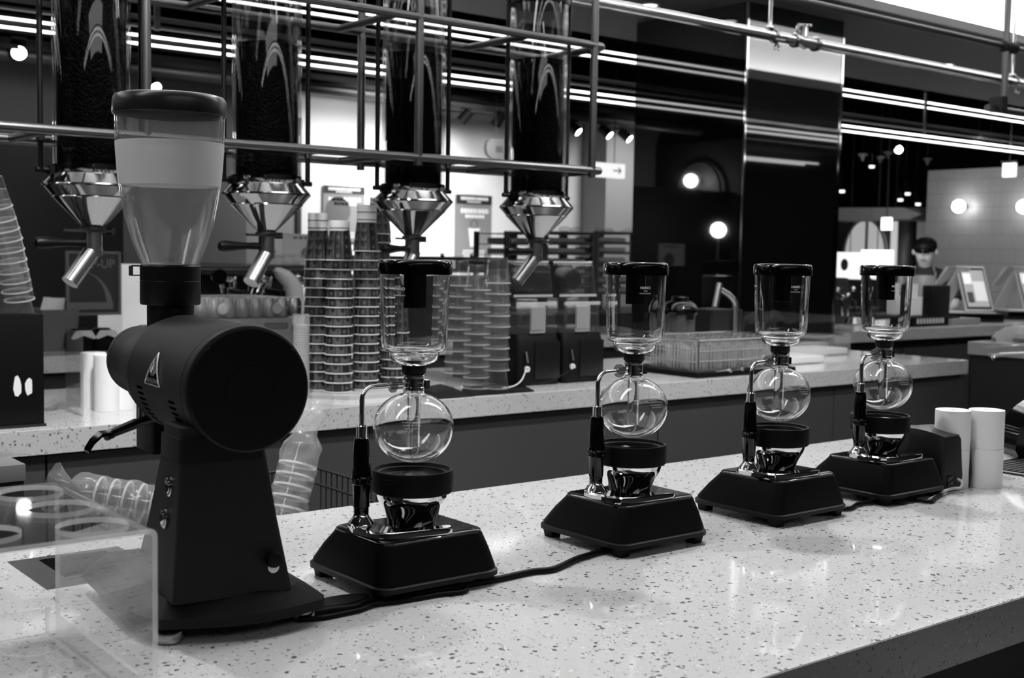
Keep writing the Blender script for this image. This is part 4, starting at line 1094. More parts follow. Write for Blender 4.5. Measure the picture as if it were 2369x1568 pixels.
# --- wire basket tray with glasses, right part of back counter
wt = thing('glass_rack', 'clear-walled rack of glasses on a black draining tray, before the pillar', 'rack', (0, 0, ZC))
wx0, wx1, wy0, wy1 = 3.13, 3.62, 2.89, 3.20
MB().box((wx0 - .02, wy0 - .02, 0), (wx1 + .02, wy1 + .04, .018), .003).build('drain_tray', rubber, wt)
hw_ = .128
for x, y in ((wx0, wy0), (wx1, wy0), (wx0, wy1), (wx1, wy1)): MB().tube([(x, y, .0), (x, y, hw_)], .004, 8).build('post', steel, wt)
for z in (hw_, .09, .055):
    for a, b in (((wx0, wy0, z), (wx1, wy0, z)), ((wx0, wy1, z), (wx1, wy1, z)), ((wx0, wy0, z), (wx0, wy1, z)), ((wx1, wy0, z), (wx1, wy1, z))):
        MB().tube([a, b], .0022 if z < hw_ else .003, 6).build('wire', steel, wt)
MB().box((wx0, wy0 - .001, .02), (wx1, wy0 + .001, hw_)).build('clear_wall', acr, wt)
gl0 = None
for i in range(6):
    for j in range(3):
        loc = (wx0 + .05 + i * .076, wy0 + .055 + j * .09, ZC + .018)
        lab = 'glass tumbler in the ' + ('front', 'middle', 'back')[j] + ' row of the glass rack, ' + ('first', 'second', 'third', 'fourth', 'fifth', 'last')[i] + ' from the left'
        if gl0 is None:
            gl0 = thing('glass_tumbler', lab, 'glass', loc, 0, 'tumblers in the glass rack')
            MB().lathe([(.034, 0), (.035, .001), (.029, .115), (.026, .122), (0, .122), (0, .114), (.026, .113), (.0325, .001)], 24).build('bowl', pet, gl0)
            m_ = MB()
            for k in range(16): a = 2 * PI * k / 16; m_.tube([(.0345 * math.cos(a), .0345 * math.sin(a), .006), (.0308 * math.cos(a), .0308 * math.sin(a), .085)], .0012, 5)
            m_.build('fluting', acr_edge, gl0)['kind'] = 'stuff'
        else: dup(gl0, loc, label=lab)
sp0 = None
for k in range(5):
    q = MB(); q.tube([(0, 0, .004), (.06, .0, .006), (.075, 0, .004)], [.0025, .002, .008], 8)
    o = tag(q.build('spoon', polish), 'steel spoon on the front of the draining tray, ' + ('first', 'second', 'third', 'fourth', 'fifth')[k] + ' from the left', 'spoon', 'spoons on the draining tray'); o.location = (3.20 + k * .07, 2.872, ZC + .0165); o.rotation_euler = (0, 0, random.uniform(-.4, .4))
# blender jar
bj = thing('blender_jar', 'clear blender jar with domed black lid between the second and third syphons', 'blender', (at(1571, 780, y=3.34).x, 3.34, ZC))
zj = lambda py: zat(bj.location.x, 3.34, py) - ZC
MB().lathe([(.055, 0), (.06, .005), (.062, zj(725)), (.0605, zj(725)), (.058, .008), (0, .006)], 32).build('jar', pet, bj)
MB().lathe([(.070, zj(726)), (.0725, zj(722)), (.0715, zj(712)), (.060, zj(702)), (.045, zj(697)), (.032, zj(695)), (.033, zj(687)), (.028, zj(685)), (0, zj(685))], 40).build('lid', gloss, bj)
MB().box((-.03, -.078, zj(738)), (.0, -.066, zj(722)), .003).build('lid_tab', rubber, bj)
# faucet
fx = at(1700, 760, y=3.42).x
fa = thing('faucet', 'brushed steel angled faucet rising in front of the black pillar', 'faucet', (fx, 3.42, ZC))
zf = lambda py: zat(fx, 3.42, py) - ZC
dxy = at(1665, 668, y=3.42).x - fx
MB().tube([(0, 0, 0), (0, 0, zf(712)), (dxy * .05, 0, zf(700)), (dxy * .22, 0, zf(690)), (dxy * .5, 0, zf(680)), (dxy, 0, zf(668))], [.0125] * 5 + [.011], 16).build('spout', steel, fa)
MB().tube([(dxy * 1.0, 0, zf(655)), (dxy * 1.25, 0, zf(709))], .0125, 16).build('nozzle', steel, fa)
MB().lathe([(.024, 0), (.024, .006), (.015, .012)], 24).build('base_ring', steel, fa)
# stacked clear lidded boxes
for i, (px, y, lab) in enumerate(((1868, 3.04, 'front'), (1925, 3.26, 'rear'))):
    x = at(px, 840, y=y).x
    t = thing('clear_box', 'clear plastic box of white napkins, ' + lab + ' of two right of the third syphon', 'box', (x, y, ZC))
    MB().box((-.13, 0, 0), (.13, .20, .085), .008).build('shell', film, t)
    MB().box((-.135, -.004, .083), (.135, .204, .09), .003).build('lid', pet, t)
    MB().box((-.12, .01, .004), (.12, .19, .03), .004).build('napkins', paper, t)
# dark bin and bottles by the sink
bn = tag(MB().loft([loop(rrect(-.08, -.08, .08, .08, .02), 0), loop(rrect(-.095, -.095, .095, .095, .02), .2)]).build('black_tub', mat('tub_black', .006, .4)), 'black plastic tub behind the faucet', 'tub'); bn.location = (at(1655, 760, y=3.5).x, 3.52, ZC)

# ================================================================== BETWEEN THE COUNTERS (left, low)
BZ = .891
wb = thing('wire_basket', 'black wire basket standing between the counters, holding bagged cup sleeves', 'basket', (0, 0, 0))
bx0, bx1b, by0b, by1b, bz0 = .79, 1.323, 1.80, 2.35, .55
def wire(n, a, b, r=.0028): return MB().tube([a, b], r, 6).build(n, blackp, wb)
for z in (BZ, BZ - .035, bz0):
    for a, b in (((bx0, by0b, z), (bx1b, by0b, z)), ((bx0, by1b, z), (bx1b, by1b, z)), ((bx0, by0b, z), (bx0, by1b, z)), ((bx1b, by0b, z), (bx1b, by1b, z))): wire('rim_wire', a, b, .0032)
nn = 24
for k in range(1, nn): wire('upright_wire', (bx1b, by0b + (by1b - by0b) * k / nn, bz0), (bx1b, by0b + (by1b - by0b) * k / nn, BZ), .0018)
for k in range(0, 30): wire('upright_wire', (bx0 + (bx1b - bx0) * k / 30, by1b, bz0), (bx0 + (bx1b - bx0) * k / 30, by1b, BZ), .0018)
for k in range(1, 16): wire('floor_wire', (bx0 + (bx1b - bx0) * k / 16, by0b, bz0), (bx0 + (bx1b - bx0) * k / 16, by1b, bz0), .0018)
MB().box((bx0 + .02, by0b + .02, 0), (bx1b - .02, by1b - .02, bz0 - .004)).build('stand', blackp, wb)

clear_mat('rim_white', .9, 1.4, .2, haze=.7, hazec=.85)
def sleeve_pack(name, base, axis, n, step, r0, label, tail):
    t = thing(name, label, 'cup sleeve', base)
    axis = Vector(axis).normalized(); rot = axis.to_track_quat('Z', 'Y').to_matrix().to_4x4()
    L_ = n * step
    # crumpled bag skin
    loops = []; N_ = 36; K = 60
    rnd = random.Random(len(label))
    ph_ = [rnd.uniform(0, 6.28) for _ in range(6)]
    for i in range(K + 1):
        u = i / K; z = -.02 + (L_ + .05 + tail) * u; lp = []
        if z < L_ + .02:
            rr = r0 * 1.07
        else:
            q = (z - L_ - .02) / max(.001, tail); rr = r0 * (1.07 - .55 * math.sin(min(1, q * 2.2) * PI / 2) + .75 * max(0, q - .25))
        if u < .06: rr *= (u / .06) ** .5 + .02
        for k in range(N_):
            a = 2 * PI * k / N_; w_ = 1 + .05 * math.sin(3 * a + z * 90 + ph_[0]) + .035 * math.sin(5 * a - z * 140 + ph_[1]) + .03 * math.sin(9 * a + z * 60 + ph_[2])
            lp.append((rr * w_ * math.cos(a), rr * w_ * math.sin(a), z))
        loops.append(lp)
    m_ = MB().loft(loops, caps=False); m_.xf(rot); m_.build('bag', film, t)
    for k in range(n):
        c = MB().lathe([(r0, .0045), (r0 * .78, step * 2.0), (0.001, step * 2.02)], 28)
        c.xf(rot @ Matrix.Translation((0, 0, k * step))); pcup = c.build('packed_cup', pet, t)
        c = MB().lathe([(r0, 0), (r0 + .0022, .0005), (r0 + .0022, .004), (r0, .0045)], 28, close=True); c.xf(rot @ Matrix.Translation((0, 0, k * step))); c.build('rim', MATS['rim_white'], pcup)
    return t
pA = at(660, 1195, y=2.12); qA = at(695, 1050, y=2.14)
sleeve_pack('cup_sleeve', pA - (qA - pA).normalized() * .03, qA - pA, 7, .022, .036, 'upright bagged sleeve of clear cups behind the grinder column, bag end flared', .10)
pB = at(345, 1168, y=2.0); qB = at(235, 1150, y=2.05)
sleeve_pack('cup_sleeve', pB - (qB - pB).normalized() * .06, (qB - pB), 7, .024, .033, 'bagged sleeve of clear cups lying sideways behind the acrylic stand', .03)
# cardboard box at the far left
cbp = at(0, 1170, y=2.2)
cbb = thing('cardboard_box', 'open cardboard box with torn plastic on top at the far left', 'box', (0, 0, 0))
cxr = at(60, 1110, y=2.2).x; czt = zat(cxr, 2.2, 1073)
MB().box((.0, 2.2, czt - .03), (cxr, 2.45, czt), .002).build('lid_band', mat('brown_card', .16, .85), cbb)
MB().box((.0, 2.205, 0.0), (cxr - .002, 2.445, czt - .03)).build('body', mat('dark_card', .02, .85), cbb)
m_ = MB(); n1 = 12
vs = [(0.0 + cxr * i / n1 * 1.02, 2.2 + .24 * j / 5, czt + .004 + .012 * random.random()) for j in range(6) for i in range(n1 + 1)]
m_.add(vs, [(j * (n1 + 1) + i, j * (n1 + 1) + i + 1, (j + 1) * (n1 + 1) + i + 1, (j + 1) * (n1 + 1) + i) for j in range(5) for i in range(n1)])
m_.build('torn_plastic', film, cbb)

# ================================================================== PIPES AND LIGHT LINES OVERHEAD
PYY = 3.2
pz = at(2357, 192, y=PYY).z
p1_ = thing('chrome_pipe', 'polished chrome ceiling pipe with clamped fittings crossing the upper right', 'pipe', (0, 0, 0))
pr0 = .0205
MB().tube([(-2, PYY, pz), (9, PYY, pz)], pr0, 28).build('pipe', chrome, p1_)
def jx(px, py): return at(px, py, y=PYY).x
for px in (1780, 2346):
    x = jx(px, 80)
    MB().tube([(x, PYY, pz), (x, PYY, 3.02)], .0085, 14).build('drop_rod', chrome, p1_)
    MB().lathe([(.009, pz + .018), (.016, pz + .018), (.018, pz + .024), (.018, pz + .032), (.011, pz + .037)], 24, (x, PYY, 0)).build('rod_collar', chrome, p1_)
    m_ = MB(); xx = x + .03
    m_.lathe([(pr0 + .001, -.006), (pr0 + .006, -.006), (pr0 + .007, 0), (pr0 + .006, .006), (pr0 + .001, .006)], 28, (xx, PYY, pz), 'x', close=True)
    for s_ in (-1, 1): m_.tube([(xx, PYY - .012, pz - .02), (xx + s_ * .012, PYY - .014, pz - .045), (xx + s_ * .010, PYY - .014, pz - .056)], .004, 8)
    m_.tube([(xx - .03, PYY - .03, pz - .018), (xx + .03, PYY - .03, pz - .018)], .0035, 8)
    m_.build('pipe_clamp', polish, p1_)
x = jx(1850, 80)
m_ = MB(); m_.lathe([(pr0, -.075), (pr0 + .008, -.07), (pr0 + .008, -.058), (pr0 + .003, -.056), (pr0 + .003, .056), (pr0 + .008, .058), (pr0 + .008, .07), (pr0, .075)], 32, (x + .045, PYY, pz), 'x'); m_.build('coupling', steel, p1_)
m_ = MB(); m_.tube([(x - .02, PYY - .02, pz + .01), (x - .045, PYY - .02, pz + .035), (x - .03, PYY - .01, pz + .05), (x, PYY, pz + .055)], .006, 10)
m_.tube([(x + .03, PYY, pz + .02), (x + .03, PYY, pz + .06)], .015, 18); m_.tube([(x + .03, PYY, pz + .06), (x + .03, PYY, pz + .066)], .024, 20); m_.tube([(x - .01, PYY, pz + .062), (x + .07, PYY, pz + .07)], .007, 10)
m_.build('valve_handle', polish, p1_)
m_ = MB()
for u in (-.03, .10): m_.lathe([(pr0 + .004, -.006), (pr0 + .010, -.005), (pr0 + .010, .005), (pr0 + .004, .006)], 24, (x + u, PYY, pz), 'x', close=True)
m_.tube([(x - .04, PYY - .03, pz - .025), (x - .01, PYY - .032, pz - .035), (x + .01, PYY - .02, pz - .03)], .005, 8)
m_.build('clamp_ring', polish, p1_)
# second darker pipe close under the cove
P2Y = 2.62
p2z = at(2345, 112, y=P2Y).z
p2_ = thing('dark_pipe', 'darker ceiling pipe running just below the bright cove at top right', 'pipe', (0, 0, 0))
MB().tube([(2.0, P2Y, p2z), (9, P2Y, p2z)], .012, 18).build('pipe', dsteel, p2_)
for px in (2330,):
    x = at(px, 60, y=P2Y).x
    MB().tube([(x, P2Y, p2z - .25), (x, P2Y, 3.0)], .013, 14).build('drop_rod', dsteel, p2_)
    MB().lathe([(.012, -.05), (.022, -.045), (.022, .045), (.012, .05)], 20, (x + .02, P2Y, p2z), 'x').build('coupling', blackp, p2_)
    MB().tube([(x - .12, P2Y, p2z - .25), (x + .2, P2Y, p2z - .25)], .014, 12).build('stub_pipe', dsteel, p2_)
    MB().box((x - .06, P2Y - .03, p2z - .26), (x - .02, P2Y + .03, p2z - .20), .006).build('stub_clamp', blackp, p2_)

# light lines hung in the open ceiling
YS = 6.2
LN = [((1400, 118), (1946, 206.5), 'upper'), ((1400, 131), (1946, 222), 'second'), ((0, 41.5), (507, 103.6), 'third'), ((0, 62), (507, 122.8), 'lowest')]
lf = thing('light_line_frame', 'long hanging frame of glowing light lines and thin grey rails under the dark ceiling', 'light fixture', (0, 0, 0))
def zline(a, y): return at(a[0], a[1], y=y).z
for a, b_, n in LN:
    z_ = (zline(a, YS) + zline(b_, YS)) / 2
    MB().tube([(-4, YS, z_), (16, YS, z_)], .0068, 10).build('light_tube', led, lf)
    MB().box((-4, YS + .01, z_ - .008), (16, YS + .03, z_ + .008)).build('tube_housing', dgrey, lf)
for a, b_ in (((0, 9), (507, 57.5)), ((0, 25), (507, 77)), ((1948, 262), (2369, 322))):
    z_ = (zline(a, YS) + zline(b_, YS)) / 2
    MB().tube([(-4, YS - .02, z_), (16, YS - .02, z_)], .010, 8).build('rail', mat('rail_grey', .22, .5), lf)
for px, a, b_ in ((362, 14, 72), (2139, 215, 308)):
    x = at(px, 60 if px < 1000 else 260, y=YS - .03).x
    MB().box((x - .015, YS - .045, zat(x, YS, b_)), (x + .015, YS - .03, zat(x, YS, a))).build('hanger_plate', mat('rail_grey', .22), lf)
lf2 = thing('light_line_frame', 'hanging frame of light lines above the front counter, seen mirrored in the pillar glass', 'light fixture', (0, 0, 0))
for y, z_ in ((.84, 2.6), (.55, 2.6), (-1.5, 2.6), (-1.72, 2.6)):
    MB().tube([(-3, y, z_), (13, y, z_)], .009, 10).build('light_tube', led, lf2)
    MB().box((-3, y - .012, z_ + .009), (13, y + .012, z_ + .02)).build('tube_housing', dgrey, lf2)
for x in (-2, 3, 8, 12.5):
    MB().box((x, -1.72, z_ + .02), (x + .02, .84, z_ + .035)).build('cross_rail', dgrey, lf2); MB().tube([(x, .0, z_ + .03), (x, .0, H + .05)], .006, 8).build('hanger', dgrey, lf2)
# ducts and trusses above the back wall
for zz_, yy_, r_, n in ((2.86, 8.6, .07, 'upper'), (2.62, 8.4, .05, 'lower')):
    tag(MB().tube([(-5, yy_, zz_), (xw(1640), yy_, zz_)], r_, 16).build('ceiling_duct', mat('duct_grey', .05, .4)), n + ' dark round duct running along the top of the back wall', 'duct')
# track heads on the back wall
def track_head(px, py, y, aim, lit, label, r=.038, L_=.12):
    q = at(px, py, y=y)
    t = thing('track_spotlight', label, 'spotlight', q, 0, 'ceiling track spotlights')
    d = Vector(aim).normalized(); rot = d.to_track_quat('Z', 'Y').to_matrix().to_4x4()
    m_ = MB().lathe([(0, -L_), (r, -L_), (r, 0), (r * .86, 0), (r * .86, -.01)], 20).xf(rot); m_.build('housing', rubber, t)
    if lit:
        MB().lathe([(0, -.004), (r * .84, -.004), (r * .84, -.001), (0, .002)], 20).xf(rot).build('glowing_lens', lampglow, t)
    MB().tube([-d * (L_ * .6), (-d.x * L_ * .6, -d.y * L_ * .6, .1)], .008, 8).build('stem', rubber, t)
    MB().box((-.05 - d.x * L_ * .6, -.015 - d.y * L_ * .6, .095), (.05 - d.x * L_ * .6, .015 - d.y * L_ * .6, .115)).build('track_adapter', rubber, t)
    return q
tl_ = [(1066, 281, (-.5, .5, -.8), 0, 'unlit black track spotlight left of the rightmost silo, aimed at the wall'),
       (1146, 290, (-.25, .5, -.9), 0, 'unlit black track spotlight half hidden by the rightmost silo'),
       (1339, 306, (.35, -.75, -.7), 1, 'lit track spotlight just right of the rightmost silo'),
       (1411, 314, (.35, -.75, -.7), 1, 'lit track spotlight right of the rack end post'),
       (1457, 322, (.35, -.75, -.7), 1, 'lit track spotlight touching the left edge of the black pillar'),
       (360, 206, (.3, -.85, -.5), 1, 'lit spotlight glowing just above the grinder hopper lid'),
       (44, 123, (-.2, -.85, -.5), 1, 'lit spotlight at the far left, left of the first silo')]
for px, py, aim, lit, lab in tl_:
    track_head(px, py, 8.3, aim, lit, lab, r=.055 if px in (360, 44) else .045)
MB_ = MB().box((1.2, 8.28, 2.64), (xw(1600), 8.36, 2.67)).build('light_track', rubber); tag(MB_, 'black lighting track above the white back wall', 'light track')
# wall washers that make the poster wall bright
lamp_spot('wall_wash_light', (at(960, 500, y=YW).x, 7.6, 2.6), (at(970, 520, y=YW).x, YW, 1.55), 260, 75, .22, 1.0)
lamp_spot('wall_wash_light', (at(800, 300, y=YW).x, 7.8, 2.6), (at(800, 380, y=YW).x, YW, 1.8), 110, 110, .22, 1.0)
lamp_spot('wall_wash_light', (at(1120, 300, y=YW).x, 7.6, 2.6), (at(1110, 400, y=YW).x, YW, 1.6), 50, 80, .22, 1.0)
lamp_spot('wall_wash_light', (at(1380, 300, y=YW).x, 7.6, 2.6), (at(1380, 420, y=YW).x, YW, 1.6), 60, 90, .22, 1.0)
lamp_spot('wall_wash_light', (at(420, 300, y=YW).x, 7.4, 2.6), (at(430, 420, y=YW).x, YW, 1.7), 22, 110, .22, 1.0)
lamp_spot('wall_wash_light', (at(30, 300, y=YW).x, 7.4, 2.6), (at(40, 330, y=YW).x, YW, 1.7), 18, 110, .22, 1.0)

# black partition behind the first silo
qx = at(285, 470, y=7.9).x
tag(MB().box((-3, 7.9, 0), (qx, 8.0, at(60, 336, y=7.9).z)).build('partition', blackp), 'plain black partition block behind the leftmost silo', 'partition')

# posters on the wall
def flat(px0, py0, px1, py1, y):
    a = at(px0, py0, y=y); b_ = at(px1, py1, y=y); return a, b_
def poster(x0, x1, z0, z1, y, label, cup):
    t = thing('poster', label, 'poster', (x0, y, z0)); W2, H2 = x1 - x0, z1 - z0
    MB().box((0, 0, 0), (W2, .01, H2)).build('sheet', mat('poster_grey', .20, .5), t)
    MB().box((0, -.002, H2 * .86), (W2, 0, H2)).build('header_band', mat('poster_black', .01, .5), t)
    tx = MB()
    def pl(cx, cz): return lambda x, y_: (cx + x, -.0035, cz + y_)
    put_text(tx, 'SIGNATURE', H2 * .085, pl(W2 / 2, H2 * .94)); put_text(tx, 'COFFEE', H2 * .05, pl(W2 / 2, H2 * .885)) if False else None
    m_ = MB()
    rnd = random.Random(3)
    for zc, w0, w1, hh in ((.945, .12, .88, .045), (.895, .3, .7, .02), (.76, .12, .9, .07), (.68, .25, .78, .05), (.16, .2, .82, .02), (.12, .18, .84, .02), (.08, .22, .8, .02)):
        xx = w0
        while xx < w1 - .03:
            ww = rnd.uniform(.03, .09); m_.box((W2 * xx, -.004, H2 * (zc - hh / 2)), (W2 * min(w1, xx + ww), -.002, H2 * (zc + hh / 2))); xx += ww + .018
    m_.build('blurred_lettering', mat('poster_white', .75, .6), t)['kind'] = 'stuff'
    if cup:
        c = MB(); c.loft([[(W2 * .40, -.004, H2 * .22), (W2 * .60, -.004, H2 * .22), (W2 * .60, -.002, H2 * .22), (W2 * .40, -.002, H2 * .22)], [(W2 * .34, -.004, H2 * .5), (W2 * .66, -.004, H2 * .5), (W2 * .66, -.002, H2 * .5), (W2 * .34, -.002, H2 * .5)]])
        c.build('printed_cup', mat('poster_white', .75), t)
        c = MB(); c.loft([[(W2 * .5, -.006, H2 * .28), (W2 * .58, -.006, H2 * .28), (W2 * .58, -.004, H2 * .28), (W2 * .5, -.004, H2 * .28)], [(W2 * .53, -.006, H2 * .43), (W2 * .6, -.006, H2 * .43), (W2 * .6, -.004, H2 * .43), (W2 * .53, -.004, H2 * .43)]])
        c.build('printed_ice', mat('poster_grey', .2), t)
        q = MB(); q.lathe([(W2 * .09, -.004), (W2 * .10, -.004), (W2 * .10, -.002), (W2 * .09, -.002)], 24, (0, 0, 0), 'y', close=True); o = q.build('printed_badge', mat('poster_black', .01), t); o.location = (W2 * .5, 0, H2 * .56)
    else:
        c = MB(); c.lathe([(0, -.004), (W2 * .3, -.004), (W2 * .3, -.002), (0, -.002)], 24, (0, 0, 0), 'y'); o = c.build('printed_plate', mat('poster_dim', .09), t); o.location = (W2 * .35, 0, H2 * .55)
Yp = YW - .03
a, b_ = flat(1056, 449, 1136, 590, Yp); poster(a.x, b_.x, b_.z - .06, a.z, Yp, 'grey menu poster with black header showing an iced drink, on the bright wall', True)
a, b_ = flat(748, 428, 843, 560, Yp); poster(a.x, b_.x, b_.z, a.z, Yp, 'grey poster with black header above the leftmost paper cup towers', False)
a, b_ = flat(656, 540, 716, 606, 6.2)
t = thing('menu_card', 'pale menu card standing behind the second silo spout', 'card', (a.x, 6.2, b_.z)); MB().box((0, 0, 0), (b_.x - a.x + .1, .01, a.z - b_.z)).build('sheet', mat('card_white', .8, .6), t)
m_ = MB(); [m_.box((.06 + .035 * k, -.003, (a.z - b_.z) * .82), (.085 + .035 * k, -.001, (a.z - b_.z) * .9)) for k in range(5)]; m_.build('blurred_lettering', mat('poster_grey', .2), t)['kind'] = 'stuff'
MB().lathe([(0, -.003), (.05, -.003), (.05, -.001), (0, -.001)], 24, (0, 0, 0), 'y').build('printed_circle', mat('poster_grey', .2), t).location = (.16, 0, .04)
# round hanging dark sign
a = at(1146, 346, y=8.2); t = thing('round_sign', 'dark rounded hanging sign half hidden by the rightmost silo', 'sign', a)
MB().loft([[(p[0], -.02, p[1]) for p in rrect(-.105, -.075, .14, .09, .07)], [(p[0], .02, p[1]) for p in rrect(-.105, -.075, .14, .09, .07)]]).build('panel', mat('sign_dark', .035, .5), t)
MB().tube([(0, 0, .09), (0, 0, 3.67 - a.z)], .003, 6).build('wire', blackp, t)
m_ = MB(); m_.box((-.01, -.024, -.02), (.06, -.021, .03)); m_.build('sign_mark', mat('sign_mark', .01), t)
# arrow light sign
a, b_ = flat(1372, 374, 1446, 413, 7.6)
t = thing('arrow_sign', 'lit white hanging sign with a right-pointing arrow beside the rack end', 'sign', (a.x, 7.6, b_.z)); W2, H2 = b_.x - a.x, a.z - b_.z
MB().box((0, 0, 0), (W2, .05, H2), .004).build('light_box', mat('sign_glow', .8, .5, emit=.75), t)
m_ = MB(); m_.tube([(W2 * .62, -.002, H2 * .5), (W2 * .86, -.002, H2 * .5)], .006, 6); m_.tube([(W2 * .78, -.002, H2 * .72), (W2 * .87, -.002, H2 * .5), (W2 * .78, -.002, H2 * .28)], .006, 6); m_.build('arrow', mat('arrow_grey', .25), t)
MB().tube([(W2 * .7, .02, H2), (W2 * .7, .02, 3.67 - b_.z)], .004, 6).build('hanger', blackp, t)

# shelf of crates at the wall
YCr = 6.6
for (p0, p1, py0, py1, lab) in ((1172, 1258, 534, 640, 'left'), (1262, 1376, 534, 640, 'middle'), (1380, 1468, 534, 640, 'right')):
    a, b_ = flat(p0, py0, p1, py1, YCr); W2, H2 = b_.x - a.x, a.z - .95
    t = thing('wire_shelf', 'grey open shelf unit of slatted tiers, ' + lab + ' of three behind the drink dispensers', 'shelf', (a.x, YCr, .95))
    for (x, y) in ((0, 0), (W2 - .03, 0), (0, .35), (W2 - .03, .35)): MB().box((x, y, 0), (x + .03, y + .03, H2)).build('upright', mat('shelf_grey', .05, .5), t)
    n = 7
    for k in range(n):
        z = H2 - .02 - k * .074
        if z > 0:
            MB().box((0, -.004, z), (W2, .002, z + .02)).build('slat', mat('shelf_grey', .05), t); MB().box((0, .002, z), (W2, .37, z + .006)).build('tier', mat('shelf_grey', .05), t)
            if k: MB().box((.06, .04, z + .008), (W2 - .06, .3, z + .05), .01).build('folded_goods', mat('goods', .30, .8), t)
tag(MB().box((5.2, 6.4, 0), (9.2, 7.3, .95)).build('low_cabinet', dgrey), 'dark low cabinet under the slatted shelf units', 'cabinet')
fb_ = MB()
for k in range(7): fb_.sphere((.16 * k, .05 * (k % 2), .02), .05, 10, 6, .45)
a = at(1290, 530, y=YCr + .15); o = fb_.build('plastic_wrap', film); tag(o, 'crumpled clear wrap on top of the slatted shelf units', 'wrap', kind='stuff'); o.location = a - Vector((.25, 0, .02))

# ================================================================== REAR WORKTOP: espresso machines, sign board, planter
YE = 4.95
def X(px, y, py=700): return at(px, py, y=y).x
# left machine
ex0, ex1 = X(440, YE), X(716, YE)
em = thing('espresso_machine', 'wide dark espresso machine with chrome groups behind the can pack', 'coffee machine', (ex0, YE, ZC)); W2 = ex1 - ex0
ze = lambda py: zat((ex0 + ex1) / 2, YE, py) - ZC
dm = mat('machine_dark', .02, .25, spec=.5)
MB().box((0, .12, .03), (W2, .52, ze(628))).build('back_body', dm, em)
MB().box((0, -.02, ze(636)), (W2, .52, ze(612)), .01).build('top_body', dm, em)
MB().box((.0, -.022, ze(624)), (W2, -.018, ze(621))).build('trim_strip', steel, em)
MB().box((W2 * .84, -.03, ze(652)), (W2 * .99, -.018, ze(632)), .004).build('control_panel', gloss, em)
for i in range(3):
    for j in range(3): MB().box((W2 * .88 + i * .016, -.034, ze(636) - .012 - j * .012), (W2 * .88 + i * .016 + .011, -.030, ze(636) - .004 - j * .012)).build('key', mat('key_grey', .15), em)
MB().box((W2 * .84, -.02, ze(659)), (W2 * 1.0, .0, ze(655))).build('chrome_strip', chrome, em)
MB().box((0, -.08, 0), (W2, .5, .05), .008).build('drip_tray', steel, em)
for u in (.32, .62):
    MB().lathe([(0, 0), (.04, 0), (.045, .02), (.045, .05), (.03, .06), (0, .06)], 24, (W2 * u, .03, ze(665))).build('group_head', chrome, em)
    MB().lathe([(0, -.012), (.035, -.012), (.038, 0), (.035, .012), (0, .012)], 24, (W2 * u - .06, -.01, ze(640)), 'y').build('pressure_dial', gloss, em)
    MB().tube([(W2 * u, .0, ze(672)), (W2 * u + .01, -.14, ze(676))], [.011, .014], 12).build('portafilter_handle', black, em)
    MB().lathe([(.0, -.012), (.034, -.012), (.036, .014), (0, .014)], 24, (W2 * u, .03, ze(672))).build('portafilter_basket', chrome, em)
    for k in range(4): MB().tube([(W2 * u + .05 + .02 * k, 0, ze(640) - .01 * k), (W2 * u + .06 + .03 * k, -.06, ze(655)), (W2 * u + .05 + .02 * k, -.05, ze(690))], .006, 8).build('steam_pipe', chrome, em)
    MB().sphere((W2 * u + .13, -.05, ze(640)), .016, 14, 9).build('valve_knob', chrome, em)
cupsx = [(X(640, YE + .1) - ex0) + k * .0 for k in range(1)]
for k in range(10):
    t = dup(gl0, (X(628, YE + .1) + .052 * (k % 5) + .01 * (k // 5), YE + .06 + .09 * (k // 5), ZC + ze(612)), label='small glass upside down on the left espresso machine, ' + ('front' if k < 5 else 'rear') + ' row, ' + ('first', 'second', 'third', 'fourth', 'fifth')[k % 5] + ' from left', group='glasses on the espresso machine'); t.scale = (.75, .75, .38)
# pale cloth hanging from the wand
ck = MB(); 
ck.loft([[(x0 + rr * math.cos(a), rr * .6 * math.sin(a), z) for a in [2 * PI * i / 16 for i in range(16)]] for x0, rr, z in ((-.06, .012, .155), (-.045, .04, .14), (-.02, .05, .11), (.015, .045, .07), (.025, .042, .0), (.03, .038, -.05), (.02, .045, -.09), (.02, .01, -.1))])
o = tag(ck.build('cleaning_cloth', mat('cloth', .45, .9)), 'pale cloth draped over the steam wand left of the paper cup towers', 'cloth'); o.location = tuple(at(672, 700, y=YE - .12))
# right machine behind the clear cups
ex0b, ex1b = X(888, YE), X(1170, YE)
e2 = thing('espresso_machine', 'second black machine with a low top behind the clear cup stacks', 'coffee machine', (ex0b, YE, ZC)); W2 = ex1b - ex0b
z2 = lambda py: zat(ex0b, YE, py) - ZC
MB().box((0, 0, 0), (W2, .5, z2(640)), .01).build('body', dm, e2)
MB().box((-.02, -.04, z2(630)), (W2 + .02, .5, z2(592)), .01).build('top_body', rubber, e2)
for u in (.3, .55, .8): MB().sphere((W2 * u, .1, z2(588)), .012, 10, 6).build('top_knob', steel, e2)
MB().box((W2 * .42, -.045, z2(620)), (W2 * .52, -.04, z2(600))).build('white_tag', paper, e2)
